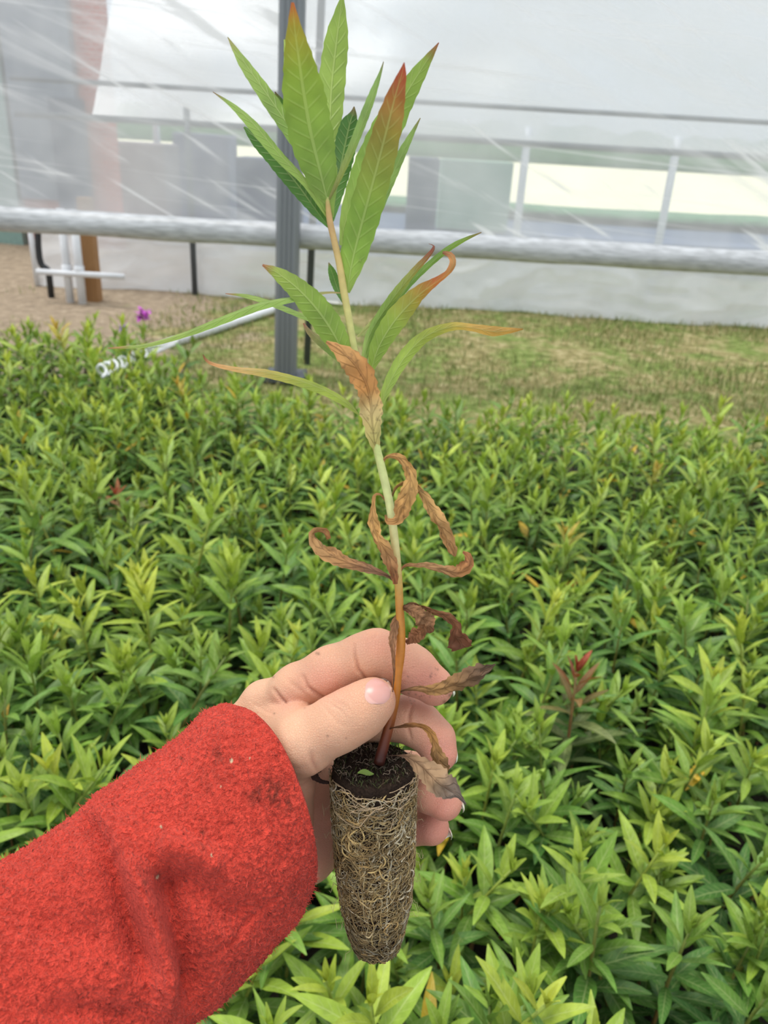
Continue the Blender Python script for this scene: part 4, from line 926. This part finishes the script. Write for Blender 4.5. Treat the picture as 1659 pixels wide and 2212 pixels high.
for sx_, sy_, r_, k_ in SPOT:
    g_ = np.exp(-((X2-sx_)**2+(Y2-sy_)**2)/r_**2)*min(.85, k_*1.7)*(fr > 0)*np.clip(.55+1.5*pn, 0, 1); cc = cc*(1-g_[:, None])+np.array([.03, .025, .015])*g_[:, None]
for sx_, sy_, r_ in LIGHT:
    g_ = (np.hypot(X2-sx_, Y2-sy_) < r_)[:, None]*(fr > 0)[:, None]; cc = np.where(g_, np.array(lin('#cbbd9a')), cc)
mb = MB(); world = towld(FV)
# inner lining of the cuff
inner = []
for j, (ins_, bk) in enumerate(((.0015, -.0012), (.0035, 0), (.0045, .006), (.006, .02), (.008, .045))):
    row = min(int(bk*900)+0, Ns-1); ring = flat.reshape(Ns, NA, 3)[max(row, 0)]; c0 = ring.mean(0); v = ring-c0; v = v*(1-ins_/np.linalg.norm(v, axis=1)[:, None])
    sh = np.array([.7, .5, 0])*(-bk if bk < 0 else 0); inner.append(towld(c0+v+sh))
world = np.vstack([world]+inner); ncols = np.vstack([cc]+[np.tile(red0*.9, (NA, 1))]*len(inner))
F = [(i*NA+k, i*NA+(k+1) % NA, (i+1)*NA+(k+1) % NA, (i+1)*NA+k) for i in range(Ns-1) for k in range(NA)]
prev = 0
for j in range(len(inner)):
    b_ = Ns*NA+j*NA; F += [(prev+k, b_+k, b_+(k+1) % NA, prev+(k+1) % NA) for k in range(NA)]; prev = b_
mb.add([tuple(q) for q in world], F, [tuple(q) for q in ncols])
def fleece():
    m, n, l, p = mat('red_fleece'); a = n.new('ShaderNodeAttribute'); a.attribute_name = 'Col'
    nz = noise_(n, l, 1, 2, sc3=((520, 520, 520), (0, 0, 0)), dist=1.2); n2 = noise_(n, l, 2400, 2)
    c = mixc(n, l, 1.0, a.outputs['Color'], ramp(n, l, nz, [(.3, (.74, .66, .66)), (.65, (1.14, 1.15, 1.15))]), 'MULTIPLY'); l.new(c, p.inputs['Base Color'])
    p.inputs['Roughness'].default_value = .95; p.inputs['Specular IOR Level'].default_value = .08; p.inputs['Sheen Weight'].default_value = .15; p.inputs['Sheen Roughness'].default_value = .5; p.inputs['Sheen Tint'].default_value = (1, .55, .5, 1)
    bump(n, l, math_(n, l, 'ADD', nz, math_(n, l, 'MULTIPLY', n2, .25)), p, .0024, 1.0); return m
slv = mb.build('fleece_sleeve', fleece()); slv.parent = person
slv['label'] = 'red fleece sleeve with soil smudges near the cuff'
# fuzz on the fleece
mb = MB(); R = np.random.RandomState(4); pick = R.choice(len(flat), 11000, replace=False)
pick = pick[(NN[pick, 2] < .25) & (X2[pick] > -40) & (Y2[pick] < H+40)]
fw = towld(FV[pick]); nw = NN[pick, 0:1]*RT+NN[pick, 1:2]*UP+NN[pick, 2:3]*FW; Vf = []; Ff = []; Cf = []
for i in range(len(pick)):
    d1 = nw[i]+R.normal(0, .6, 3); s_ = nrm(np.cross(d1, FW))*.00008; h_ = R.uniform(.0006, .0016); b_ = len(Vf); e1 = fw[i]+d1*h_*.5; e2 = e1+(d1+R.normal(0, .6, 3))*h_*.5
    Vf += [fw[i]-s_, fw[i]+s_, e1+s_, e1-s_, e2]; Ff += [(b_, b_+1, b_+2, b_+3), (b_+3, b_+2, b_+4)]; Cf += [tuple(cc[pick[i]]*1.05)]*5
mb.add(Vf, Ff, Cf); fz = mb.build('fleece_fuzz', M_petal); fz.parent = slv; fz['kind'] = 'stuff'
